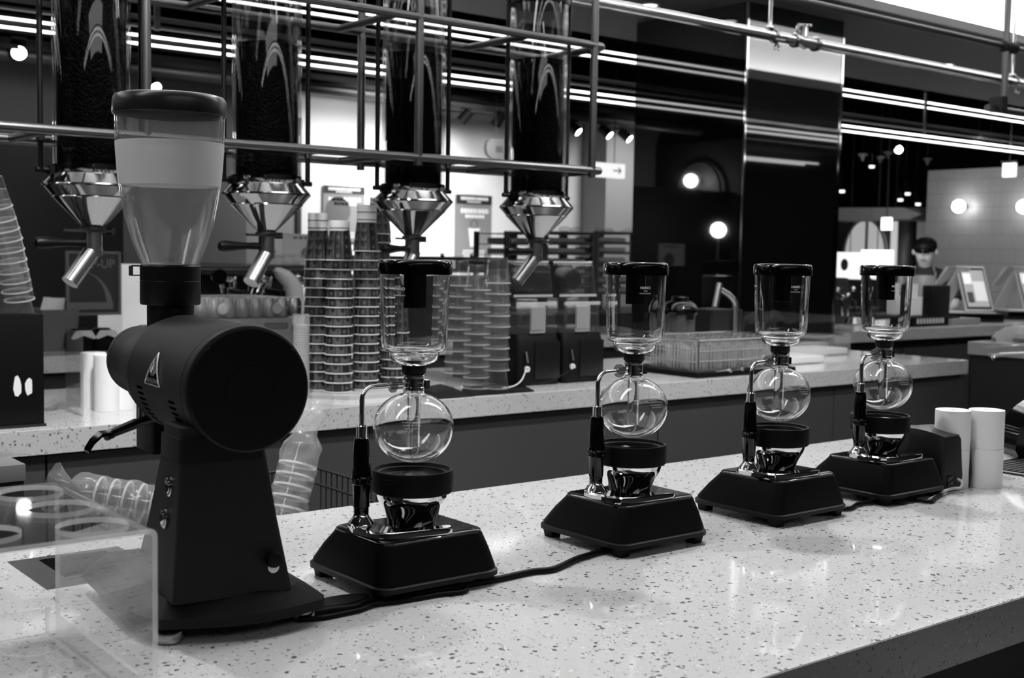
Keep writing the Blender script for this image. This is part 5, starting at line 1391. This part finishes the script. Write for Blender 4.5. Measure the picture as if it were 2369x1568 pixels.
# framed POP-UP board
YB_ = 5.0
a, b_ = flat(153, 580, 281, 728, YB_)
t = thing('sign_board', 'dark framed board reading POP-UP behind the leftmost silo spout', 'sign', (a.x, YB_, b_.z)); W2, H2 = b_.x - a.x, a.z - b_.z
MB().box((.008, .004, .008), (W2 - .008, .014, H2 - .008)).build('board', mat('board_dark', .022, .6), t)
for a0, b0 in (((0, 0, 0), (.011, .018, H2)), ((W2 - .011, 0, 0), (W2, .018, H2)), ((.011, 0, 0), (W2 - .011, .018, .011)), ((.011, 0, H2 - .011), (W2 - .011, .018, H2))): MB().box(a0, b0).build('frame_bar', mat('frame_grey', .13, .5), t)
tx = MB(); put_text(tx, 'POP-UP', H2 * .19, lambda x, y: (W2 * .52 + x * .98, .0025, H2 * .80 + y), .0012); tx.build('lettering', mat('frame_grey', .13), t, smooth=False, fixn=False)
ar = MB(); n = 24; rO, rI = H2 * .60, H2 * .475; cx_ = W2 * .22; cz_ = H2 * .09
lo = []; 
pts = [(cx_ + rO * math.cos(a) * .9, cz_ + rO * math.sin(a)) for a in [PI / 2 * i / n for i in range(n + 1)]] + [(cx_ + rI * math.cos(a) * .9, cz_ + .04 + rI * .93 * math.sin(a)) for a in [PI / 2 * i / n for i in range(n, -1, -1)]]
vs = [(p[0], .0025, p[1]) for p in pts]; N2 = len(vs)
ar.add(vs, [(i, i + 1, N2 - 2 - i, N2 - 1 - i) for i in range(n)])
ar.box((cx_ - .04, .0015, cz_), (cx_ + rO * .9, .003, cz_ + .03))
ar.build('quarter_ring', mat('frame_grey', .13), t, smooth=False)
# white unit behind, right of board
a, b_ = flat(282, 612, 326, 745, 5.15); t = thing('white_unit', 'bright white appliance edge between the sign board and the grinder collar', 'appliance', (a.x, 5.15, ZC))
MB().box((0, 0, 0), (b_.x - a.x + .1, .3, a.z - ZC), .01).build('casing', mat('white_casing_glow', .8, .4, emit=.25), t); MB().lathe([(.03, 0), (.032, .09), (0, .09)], 20, (.06, -.12, .0)).build('cup_shape', mat('tan', .3), t)  # casing is no lamp; a faint glow in its material makes it bright
# planter box
YPl = 4.92
a, b_ = flat(92, 717, 184, 803, YPl)
pb = thing('planter_box', 'grey tapered plastic bin holding pale papers on the rear worktop', 'bin', ((a.x + b_.x) / 2, YPl, ZC)); hw = (b_.x - a.x) / 2; hh = a.z - ZC
MB().loft([loop(rrect(-hw * .86, 0, hw * .86, .2, .01), 0), loop(rrect(-hw, -.01, hw, .21, .01), hh), loop(rrect(-hw * .95, 0, hw * .95, .2, .01), hh), loop(rrect(-hw * .83, .01, hw * .83, .19, .01), .01)]).build('bin_body', mat('bin_grey', .11, .5), pb)
for k in range(5):
    m_ = MB().box((-.03, 0, 0), (.03, .003, .075)); o = m_.build('paper_sheet', paper, pb); o.location = (-hw * .5 + k * .025, .05 + .02 * k, hh - .03); o.rotation_euler = (0.1 * k, .3 - .12 * k, .2)
# portafilters / handles row right of the bin
for k, px in enumerate((193, 248)):
    q = at(px, 800, y=4.86)
    t = thing('tape_gun', 'dark hand tool with a pale arched face, ' + ('left' if k == 0 else 'right') + ' of two beside the grey bin', 'tool', (q.x, 4.86, ZC))
    MB().lathe([(0, 0), (.05, .0), (.06, .02), (.055, .07), (.03, .09), (0, .09)], 20, (0, .06, .0)).build('body', rubber, t)
    MB().loft([[(-.05, -.01, .055), (-.03, -.01, .085), (.03, -.01, .085), (.05, -.01, .055), (.04, -.01, .05), (0, -.01, .065), (-.04, -.01, .05)], [(-.05, -.002, .055), (-.03, -.002, .085), (.03, -.002, .085), (.05, -.002, .055), (.04, -.002, .05), (0, -.002, .065), (-.04, -.002, .05)]]).build('pale_face', mat('pale_metal', .6, .3), t)

# ================================================================== FAR RIGHT: TILLS, PERSON, WALLS
YT = 4.62
def till(px, label):
    x = X(px, YT, 735); t = thing('till', label, 'till', (x, YT, ZC), math.radians(-30), 'touch screen tills'); t.scale = (1.15, 1.15, 1.12)
    m_ = MB(); m_.box((-.17, -.05, 0), (.19, .26, .055), .006); m_.build('base', gloss, t)
    MB().box((-.15, -.03, .055), (.15, .22, .062), .003).build('top_plate', mat('till_white', .5, .35), t)
    # easel body
    MB().loft([[(-.13, .19, .065), (-.05, .19, .065), (-.05, .20, .065), (-.13, .20, .065)], [(-.06, .06, .33), (.02, .06, .33), (.02, .10, .33), (-.06, .10, .33)]]).build('stand_leg', mat('till_white', .5), t)
    MB().loft([[(-.15, .17, .22), (-.11, .17, .22), (-.11, .18, .22), (-.15, .18, .22)], [(-.12, .06, .34), (.0, .06, .34), (.0, .10, .34), (-.12, .10, .34)]]).build('rear_wing', mat('till_white', .5), t)
    sc = MB().loft([[(-.03, .0, .07), (.15, .0, .07), (.15, .014, .07), (-.03, .014, .07)], [(-.06, .085, .345), (.12, .085, .345), (.12, .10, .345), (-.06, .10, .345)]]); sc.build('screen_frame', mat('till_white', .5), t)
    def sp(u, v, off): # u 0..1 across, v 0..1 up
        x0 = -.03 + (-.03) * v; return (x0 + .18 * u, .085 * v - off, .07 + .275 * v)
    def quad(u0, v0, u1, v1, off): m = MB(); m.add([sp(u0, v0, off), sp(u1, v0, off), sp(u1, v1, off), sp(u0, v1, off)], [(0, 1, 2, 3)]); return m
    quad(.05, .04, .95, .96, .002).build('bezel', blackp, t, smooth=False)
    quad(.10, .09, .90, .91, .004).build('screen', mat('till_screen', .3, .2, emit=.16), t, smooth=False)
    quad(.14, .60, .42, .84, .005).build('screen_window', mat('till_win', .5, .2, emit=.5), t, smooth=False)
    quad(.44, .22, .86, .66, .005).build('screen_window', mat('till_win2', .5, .2, emit=.32), t, smooth=False)
    quad(.16, .18, .38, .42, .005).build('screen_keys', mat('till_dark', .05, .2, emit=.03), t, smooth=False)
    return t
till(2245, 'touch screen till with lit display on the till counter, fully in view')
till(2378, 'second touch screen till cut off by the right edge')
# dark cash drawers / back panel between
q = at(2160, 700, y=4.5); tag(MB().box((X(2155, 4.5), 4.5, ZC), (X(2198, 4.5), 4.57, at(2160, 660, y=4.5).z), .01).build('card_display', mat('display_black', .003, .4)), 'black slanted display panel left of the lit till screen', 'display')
o = thing('cash_drawer', 'long dark drawer with pale ribs on the till counter', 'drawer', (X(2110, 4.42), 4.42, ZC))
MB().box((0, 0, 0), (.55, .12, .06), .004).build('body', rubber, o)
for k in range(9): MB().box((.06 + k * .035, -.006, .02), (.075 + k * .035, 0, .052)).build('pale_rib', mat('pale_metal', .6), o)
MB().box((.42, -.03, 0), (.75, .1, .045), .004).build('grey_front', mat('grey_card', .22), o)
# person
def person(loc, rz):
    t = thing('person', 'person in a black cap, black shirt and striped apron looking down behind the tills', 'person', loc, rz)
    me = bpy.data.meshes.new('body')
    J = {'pel': (0, 0, .90, .145), 'wst': (0, .0, 1.05, .130), 'chs': (0, .04, 1.24, .150), 'nek0': (0, .09, 1.37, .07), 'nek': (0, .12, 1.42, .052), 'hd0': (0, .16, 1.475, .078), 'hd1': (0, .17, 1.545, .090), 'hd2': (0, .16, 1.60, .065),
         'shL': (-.17, .06, 1.31, .070), 'elL': (-.27, .14, 1.08, .048), 'wrL': (-.16, .34, 1.02, .033), 'haL': (-.12, .40, 1.0, .035),
         'shR': (.17, .06, 1.31, .070), 'elR': (.27, .14, 1.08, .048), 'wrR': (.16, .34, 1.02, .033), 'haR': (.12, .40, 1.0, .035),
         'hpL': (-.09, 0, .84, .095), 'knL': (-.10, .02, .47, .062), 'anL': (-.10, -.02, .09, .045), 'toL': (-.11, .12, .04, .04),
         'hpR': (.09, 0, .84, .095), 'knR': (.10, .02, .47, .062), 'anR': (.10, -.02, .09, .045), 'toR': (.11, .12, .04, .04)}
    E_ = [('pel', 'wst'), ('wst', 'chs'), ('chs', 'nek0'), ('nek0', 'nek'), ('nek', 'hd0'), ('hd0', 'hd1'), ('hd1', 'hd2'), ('chs', 'shL'), ('shL', 'elL'), ('elL', 'wrL'), ('wrL', 'haL'), ('chs', 'shR'), ('shR', 'elR'), ('elR', 'wrR'), ('wrR', 'haR'), ('pel', 'hpL'), ('hpL', 'knL'), ('knL', 'anL'), ('anL', 'toL'), ('pel', 'hpR'), ('hpR', 'knR'), ('knR', 'anR'), ('anR', 'toR')]
    for s_, nm in ((-1, 'L'), (1, 'R')):
        for f in range(4):
            J['f%d%s' % (f, nm)] = (s_ * (.095 + .018 * f), .455 - .004 * f, .985, .0085); E_.append(('ha' + nm, 'f%d%s' % (f, nm)))
        J['th' + nm] = (s_ * .075, .405, .985, .010); E_.append(('ha' + nm, 'th' + nm))
    ks = list(J); me.from_pydata([J[k][:3] for k in ks], [(ks.index(a), ks.index(b)) for a, b in E_], [])
    o = bpy.data.objects.new('body', me); COL.objects.link(o); o.parent = t
    md = o.modifiers.new('skin', 'SKIN'); sk = me.skin_vertices[0].data
    for i, k in enumerate(ks): sk[i].radius = (J[k][3], J[k][3] * (1.0 if k[0] in 'nhf' else .82)); sk[i].use_root = (k == 'pel')
    md.use_smooth_shade = True
    o.modifiers.new('sub', 'SUBSURF').levels = 2; o.modifiers['sub'].render_levels = 2
    me.materials.append(mat('skin', .5, .55))
    # face: nose, ears, eyes, mouth
    MB().loft([[(-.012, .245, 1.50), (.012, .245, 1.50), (0, .262, 1.492)], [(-.006, .255, 1.545), (.006, .255, 1.545), (0, .258, 1.545)]]).build('nose', mat('skin', .34), t)
    for s_ in (-1, 1):
        MB().sphere((s_ * .088, .165, 1.53), .020, 10, 7, 1.4).build('ear', mat('skin', .34), t)
        MB().sphere((s_ * .032, .242, 1.545), .009, 8, 6, .7).build('eye', blackp, t)
    MB().box((-.022, .238, 1.462), (.022, .246, 1.468), .002).build('mouth', mat('lip', .12), t)
    # clothes
    sh = MB(); N_ = 24
    def ell(cx, cy, cz, rx, ry): return [(cx + rx * math.cos(2 * PI * i / N_), cy + ry * math.sin(2 * PI * i / N_), cz) for i in range(N_)]
    sh.loft([ell(0, 0, .86, .185, .15), ell(0, 0, 1.0, .165, .145), ell(0, .02, 1.14, .185, .16), ell(0, .045, 1.27, .22, .155), ell(0, .06, 1.345, .215, .115), ell(0, .085, 1.385, .13, .085), ell(0, .10, 1.405, .075, .068)])
    for s_ in (-1, 1): sh.tube([(s_ * .15, .055, 1.31), (s_ * .215, .08, 1.27), (s_ * .262, .125, 1.13)], [.085, .082, .066], 16)
    sh.build('shirt', mat('shirt_black', .004, .8), t)
    MB().loft([ell(0, .02, .45, .17, .13), ell(0, 0, .7, .185, .14), ell(0, 0, .88, .188, .152)]).build('trousers', mat('trouser_dark', .02, .8), t)
    ap = MB(); rows = 10; cols = 10; vs = []
    for j in range(rows + 1):
        z = .62 + (1.33 - .62) * j / rows; wd_ = .17 if z < 1.08 else .17 - (z - 1.08) / .25 * .055
        for i in range(cols + 1):
            u = i / cols * 2 - 1; vs.append((wd_ * u, (.215 if z < 1.25 else .215 - (z - 1.25) * .2) * math.sqrt(1 - .45 * u * u) + .005, z))
    ap.add(vs, [(j * (cols + 1) + i, j * (cols + 1) + i + 1, (j + 1) * (cols + 1) + i + 1, (j + 1) * (cols + 1) + i) for j in range(rows) for i in range(cols)])
    sm = bpy.data.materials.new('striped_apron'); sm.use_nodes = True; nt = sm.node_tree; wv = nt.nodes.new('ShaderNodeTexWave'); wv.inputs['Scale'].default_value = 14; tcn_ = nt.nodes.new('ShaderNodeTexCoord')
    nt.links.new(tcn_.outputs['Object'], wv.inputs['Vector']); mr_ = nt.nodes.new('ShaderNodeMapRange'); mr_.inputs[3].default_value = .03; mr_.inputs[4].default_value = .30; nt.links.new(wv.outputs['Fac'], mr_.inputs[0]); nt.links.new(mr_.outputs[0], nt.nodes['Principled BSDF'].inputs['Base Color'])
    ap.build('apron', sm, t, fixn=False)
    for s_ in (-1, 1): MB().tube([(s_ * .11, .205, 1.32), (s_ * .075, .15, 1.40), (s_ * .05, .05, 1.415)], .007, 6).build('apron_strap', sm, t)
    cap = MB(); cap.lathe([(.104, -.015), (.105, .02), (.098, .06), (.07, .092), (.03, .105), (0, .107)], 28, (0, 0, 0)); c = cap.build('cap', rubber, t); c.location = (0, .152, 1.565); c.rotation_euler = (math.radians(-20), 0, 0); c.scale = (.95, .98, .8)
    br = MB(); br.loft([[(.09 * math.cos(a), .075 + .085 * math.sin(a), 0) for a in [PI * i / 12 for i in range(13)]], [(.09 * math.cos(a), .075 + .085 * math.sin(a), .006) for a in [PI * i / 12 for i in range(13)]]]); q = br.build('cap_peak', rubber, t); q.location = (0, .150, 1.578); q.rotation_euler = (math.radians(-22), 0, 0); q.scale = (.95, .9, 1)
    return t
pp = at(2146, 640, d=10.6)
person((pp.x, pp.y, -.085), math.radians(112))
# white cartons before the person
for i, (px, py, py2, w_) in enumerate(((2085, 690, 655, .14), (2105, 720, 686, .30))):
    q = at(px, py, d=9.5); o = tag(MB().box((-w_ / 2, -.1, 0 if i == 0 else .95 - q.z), (w_ / 2, .1, (py - py2) * 9.5 / F), .004).build('white_carton', mat('white_casing_glow2', .8, .5)), ('upper' if i == 0 else 'lower') + ' white carton before the person with the cap', 'carton'); o.location = q
# arch window, signs, awning beyond
XW_ = 13.5
def P3(px, py, x=XW_): return at(px, py, x=x)
def ypanel(name, px0, py0, px1, py1, m, label, cat, x=XW_, th=.04, parent=None):
    a = P3(px0, py0, x); b_ = P3(px1, py1, x); o = MB().box((x, min(a.y, b_.y), min(a.z, b_.z)), (x + th, max(a.y, b_.y), max(a.z, b_.z))).build(name, m, parent)
    if parent is None: tag(o, label, cat)
    return o
struct(MB().box((XW_ + .05, 5.5, 0), (XW_ + .25, 14, P3(2000, 482).z)).build('wall_right_far', mat('far_wall', .06, .6)))
aw = thing('arch_window', 'half-round two-pane window glowing behind the farthest syphon', 'window', (0, 0, 0))
c0_ = P3(2002, 590); rw = abs(P3(1954, 590).y - P3(2050, 590).y) / 2
pane = mat('window_glow', .5, .4, emit=.30)
for s_ in (-1, 1):
    m_ = MB(); pts = [(XW_, c0_.y + s_ * .03, c0_.z)] + [(XW_, c0_.y + s_ * max(.03, rw * math.cos(a)), c0_.z + rw * 1.45 * math.sin(a)) for a in [PI / 2 * i / 14 for i in range(15)]]
    m_.loft([pts, [(p[0] + .02, p[1], p[2]) for p in pts]]); m_.build('pane', pane, aw)
MB().tube([(XW_ - .02, c0_.y + rw * math.cos(a), c0_.z + rw * 1.45 * math.sin(a)) for a in [PI * i / 24 for i in range(25)]], .018, 6).build('frame', mat('frame_pale', .4, .5), aw)
ypanel('menu_light_board', 1937, 583, 1990, 646, mat('board_glow', .8, .5, emit=.85), 'lit white menu board with a dark oval picture behind the farthest syphon', 'menu board', x=12.6)
o = MB(); q0 = P3(1952, 612, 12.58); o.loft([[(12.59, q0.y + .055 * math.cos(a), q0.z + .075 * math.sin(a)) for a in [2 * PI * i / 20 for i in range(20)]], [(12.597, q0.y + .055 * math.cos(a), q0.z + .075 * math.sin(a)) for a in [2 * PI * i / 20 for i in range(20)]]]); tag(o.build('oval_picture', mat('oval_grey', .08)), 'dark oval picture on the lit menu board', 'picture')
ypanel('light_sign', 1993, 578, 2061, 618, mat('sign_bright', .9, .5, emit=2.2), 'blank glowing white sign panel right above the farthest syphon lid', 'sign', x=12.3)
ypanel('exit_light', 2039, 503, 2059, 532, mat('exit_glow', .9, .5, emit=1.8), 'small lit exit box in front of the arched window', 'exit sign', x=11.8)
ypanel('door_light', 2062, 512, 2070, 660, mat('door_glow', .5, .5, emit=.4), 'thin bright upright strip beside the arched window', 'light strip', x=13.3)
tag(MB().tube([P3(2100, 500, 12.9) * 1, Vector((12.9, P3(2100, 600, 12.9).y, 0))], .11, 20).build('round_column', mat('column_grey', .05, .4)), 'dark round column left of the person in the cap', 'column')
ypanel('notice_board', 2107, 513, 2148, 590, mat('notice', .35, .5, emit=.05), 'pale notice panel behind the head of the person', 'notice', x=13.49)  # faint glow put into the panel material
# awning
a = P3(1930, 480, 12.2); b_ = P3(2132, 490, 12.2); zt_, zb_ = P3(2000, 478, 12.2).z, P3(2000, 508, 12.2).z
aw_ = thing('awning', 'grey rounded canopy over the far arched window', 'awning', (0, 0, 0))
m_ = MB(); m_.loft([[(12.2, a.y + .3, zt_), (12.2, b_.y + .25, zt_ - .02), (12.2, b_.y, (zt_ + zb_) / 2 - .02), (12.2, b_.y + .15, zb_ - .0), (12.2, a.y + .3, zb_)], [(12.9, a.y + .3, zt_), (12.9, b_.y + .25, zt_), (12.9, b_.y, (zt_ + zb_) / 2), (12.9, b_.y + .15, zb_), (12.9, a.y + .3, zb_)]]); m_.build('canopy', mat('canopy_grey', .35, .6), aw_)
# wall globes
for px, py, lab in ((2218, 477, 'round wall globe lamp on the tiled wall above the lit till'), (2368, 478, 'round wall globe lamp cut by the right edge of the view')):
    q = at(px, py, x=11.86); t = thing('globe_lamp', lab, 'lamp', q, 0, 'wall globe lamps')
    MB().sphere((0, 0, 0), .068, 24, 16).build('globe', mat('globe_glow', .9, .5, emit=11), t); MB().tube([(.05, 0, 0), (.14, 0, 0)], .03, 16).build('wall_mount', steel, t)
lamp_spot('person_fill_light', (7.3, 5.6, 2.2), (pp.x, pp.y, 1.35), 130, 45, .05, 1)  # added lamp without a fixture, brightens the person's face
lamp_spot('till_fill_light', (6.9, 4.2, 2.6), (7.4, 5.0, 1.1), 60, 110, .05, 1)  # added unseen lamp, brightens the till stands
lamp_spot('tile_wall_light', (10.3, 6.2, 2.5), (12, 7.0, 1.6), 60, 100, .05, 1)
lamp_spot('tile_wall_light', (10.3, 8.4, 2.5), (12.9, 9.3, 1.7), 14, 100, .05, 1)
# exit sign top right
q = at(2333, 393, x=11.0); t = thing('exit_sign', 'lit white hanging exit sign with a small arrow at the right', 'exit sign', q)
MB().box((0, -.062, -.065), (.04, .062, .065), .004).build('light_box', mat('exit_glow2', .9, .5, emit=1.3), t)
m_ = MB(); m_.tube([(-.002, .025, 0), (-.002, -.03, 0)], .004, 6); m_.tube([(-.002, .005, .02), (-.002, .028, 0), (-.002, .005, -.02)], .004, 6); m_.build('arrow', mat('arrow_grey', .25), t)
MB().box((.0, -.08, .065), (.04, .08, .085)).build('bracket', dgrey, t); MB().tube([(.02, 0, .08), (.02, 0, 3.67 - q.z)], .005, 6).build('hanger', dgrey, t)
# far ceiling spots and white pendants under the open ceiling
fs = [(2079, 346, 1, 'bright lit spotlight between the white pendant cones'), (2017, 383, 1, 'dim small spotlight below the left pendant cones'), (2100, 446, 1, 'tiny lit spotlight above the far canopy, upper of the pair'), (2083, 460, 1, 'tiny lit spotlight above the far canopy, lower left of the pair'), (2124, 470, 1, 'tiny lit spotlight nearest the tiled wall corner'), (1948, 440, 1, 'tiny spotlight touching the right edge of the black pillar')]
for px, py, lit, lab in fs:
    q = at(px, py, y=9.5)
    t = thing('ceiling_spotlight', lab, 'spotlight', q, 0, 'far ceiling spotlights'); r = .035 if px != 2079 else .05
    if px == 2079: MB().sphere((0, 0, 0), r, 16, 10).build('glowing_lens', lampglow, t)
    else: MB().lathe([(0, -.03), (r * .9, -.03), (r, 0)], 16).build('glowing_lens', mat('soft_glow', .8, .5, emit=1.5), t)
    MB().tube([(0, .04, .0), (0, .04, .16)], r * 1.1, 14).build('housing', rubber, t); MB().tube([(0, .04, .16), (0, .04, 3.67 - q.z)], .006, 6).build('stem', rubber, t)
for k, (px, py) in enumerate(((1996, 362), (2037, 368), (2055, 357), (2146, 372))):
    q = at(px, py, y=8.6); t = thing('pendant_cone', 'small white funnel-shaped ceiling pendant, ' + ('first', 'second', 'third', 'last')[k] + ' from the left', 'pendant', q, 0, 'white ceiling pendants')
    MB().lathe([(0, -.05), (.012, -.05), (.02, -.01), (.055, .02), (.055, .03), (0, .03)], 20).build('shade', mat('pendant_white', .4, .5), t); MB().tube([(0, 0, .03), (0, 0, 3.67 - q.z)], .004, 6).build('cord', rubber, t)
# soffit downlights
for px, py, lab in ((1503, 10, 'round ceiling downlight at the top, left of the pillar'), (1677, 44, 'dim round ceiling downlight over the left face of the pillar'), (2190, 148, 'round ceiling downlight right of the pillar')):
    q = at(px, py, z=H); t = thing('downlight', lab, 'downlight', (q.x, q.y, H), 0, 'soffit downlights')
    MB().lathe([(.040, -.001), (.052, -.001), (.052, -.006), (.042, -.008)], 28, close=True).build('bezel', white, t); MB().lathe([(0, -.003), (.040, -.003), (.040, -.001), (0, -.001)], 28).build('lens', mat('down_glow', .9, .5, emit=2.5 if px != 1677 else .5), t)
# hanging lettering board under the light lines
a = at(2241, 310, y=7.4); b_ = at(2323, 332, y=7.4)
t = thing('hanging_letters', 'faint grey row of hanging sign letters below the light lines at right', 'sign', (a.x, 7.4, b_.z))
rnd = random.Random(5)
for k in range(9):
    x = (b_.x - a.x) * k / 9; m_ = MB(); w2 = (b_.x - a.x) / 9 * .8; hh = a.z - b_.z
    m_.box((x, 0, 0), (x + w2, .01, hh * .18)); m_.box((x, 0, hh * .75), (x + w2, .01, hh * .93)); m_.box((x + w2 * .35, 0, hh * .18), (x + w2 * .6, .01, hh * .75)); m_.build('letter', mat('letter_grey', .10, .5), t)
# globe lamps and arched niche seen mirrored in the pillar
def mirror_pt(px, py, t_):
    h_ = at(px, py, x=XP0); d = ray(px, py).normalized(); return h_ + Vector((-d.x, d.y, d.z)) * t_
q = mirror_pt(1598, 418, 5.4)
t = thing('globe_lamp', 'round globe lamp on the left side wall, mirrored in the pillar glass', 'lamp', q, 0, 'wall globe lamps'); MB().sphere((0, 0, 0), .062, 24, 16).build('globe', mat('globe_glow2', .9, .5, emit=60), t)
n_x = q.x - .12
nw = thing('niche_wall', 'grey side wall with an arched niche, off to the left of the view', 'wall', (n_x, q.y, 0)); nw['kind'] = 'structure'
MB().box((-.1, -.9, 0), (-.03, .9, 2.5)).build('panel', mat('side_wall', .02, .6), nw)
m_ = MB(); pts = [(0, -.28, 0)] + [(0, -.28 * math.cos(a), q.z - .1 + .28 * math.sin(a)) for a in [PI * i / 20 for i in range(21)]] + [(0, .28, 0)]
m_.tube(pts, .015, 8); m_.build('arch_trim', blackp, nw); MB().tube([(-.03, 0, q.z), (.08, 0, q.z)], .02, 12).build('lamp_mount', steel, nw)
q = mirror_pt(1662, 532, 4.3)
t = thing('globe_lamp', 'standing globe lamp left of the view, mirrored low in the pillar glass', 'lamp', q, 0, 'wall globe lamps'); MB().sphere((0, 0, 0), .064, 24, 16).build('globe', mat('globe_glow2', .9, .5, emit=60), t); MB().tube([(0, 0, -q.z), (0, 0, -.05)], .012, 12).build('pole', steel, t)
# bag and clear tray on the side counter
a = at(2330, 790, z=.95); m_ = MB(); rnd = random.Random(9)
m_.loft([[((.16 * k) * math.cos(t2) * (1 + .2 * math.sin(3 * t2 + i)), (.11 * k) * math.sin(t2) * (1 + .2 * math.sin(4 * t2 + i * 2)), z) for t2 in [2 * PI * j / 20 for j in range(20)]] for i, (z, k) in enumerate(((0, 1.0), (.02, 1.1), (.045, .9), (.07, .55), (.085, .2)))])
o = tag(m_.build('crumpled_bag', mat('bag_pale', .28, .6)), 'crumpled pale bag lying on the side counter at far right', 'bag'); o.location = (a.x + .12, a.y, .95)
ts = at(2303, 812, y=2.0); t = thing('clear_tray', 'clear plastic tray with steel clip jutting in at the right edge', 'tray', ts)
MB().box((0, 0, -.012), (.3, .04, .012), .003).build('tray', acr, t); MB().box((0, -.002, -.014), (.3, .0, -.010)).build('edge', acr_edge, t); MB().lathe([(.012, -.03), (.016, -.022), (.012, -.014)], 16, (.03, .02, 0)).build('clip', polish, t)
MB().tube([(.28, .02, -.012), (.28, .02, -(ts.z - .952))], .008, 8).build('support', steel, t)

q0 = at(1962, 742, y=4.75)
t = thing('espresso_machine', 'chrome coffee machine edge on the till counter right beside the pillar', 'coffee machine', (q0.x, 4.75, ZC))
MB().box((-.16, .1, 0), (.14, .4, .30), .02).build('body', dm, t); MB().lathe([(0, 0), (.055, 0), (.06, .01), (.045, .05), (0, .055)], 24, (.03, -.02, 0)).build('base_cup', steel, t)
for k in range(5): MB().sphere((-.10 + .055 * k, .06, .20 + .03 * math.sin(k * 2)), .018, 12, 8).build('chrome_knob', chrome, t)
for k in range(3): MB().tube([(-.08 + .07 * k, .08, .2), (-.07 + .07 * k, .0, .15), (-.05 + .06 * k, .01, .06)], .008, 8).build('steam_pipe', chrome, t)

# supports that carry the hanging letters, light sign, exit box, menu card and cartons
hg = at(2282, 310, y=7.4)
for x in (hg.x - .15, hg.x + .1):
    o = MB().tube([(x - bpy.data.objects['hanging_letters'].location.x, .005, .03), (x - bpy.data.objects['hanging_letters'].location.x, .005, 3.67 - bpy.data.objects['hanging_letters'].location.z)], .003, 6).build('hanger_wire', dgrey, bpy.data.objects['hanging_letters'])
mc = bpy.data.objects['menu_card']
MB().tube([(.1, .02, -mc.location.z), (.1, .02, .02)], .012, 8).build('stand', dgrey, mc)
cq = at(2095, 720, d=9.5)
tag(MB().box((cq.x - .35, cq.y - .25, 0), (cq.x + .35, cq.y + .3, .95)).build('low_cabinet', dgrey), 'dark low cabinet carrying the white cartons before the person', 'cabinet')

for nm in ('exit_light', 'light_sign', 'menu_light_board', 'door_light'):
    o = bpy.data.objects[nm]; bb = [Vector(c) for c in o.bound_box]
    cxm = sum((b.x for b in bb)) / 8; cym = sum((b.y for b in bb)) / 8; zt_ = max(b.z for b in bb)
    MB().tube([(cxm, cym, zt_ - .01), (cxm, cym, 3.67)], .006, 6).build('hanger_wire', dgrey, o)
op = bpy.data.objects['oval_picture']; del op['label']; del op['category']; op.name = 'printed_picture'; op.parent = bpy.data.objects['menu_light_board']
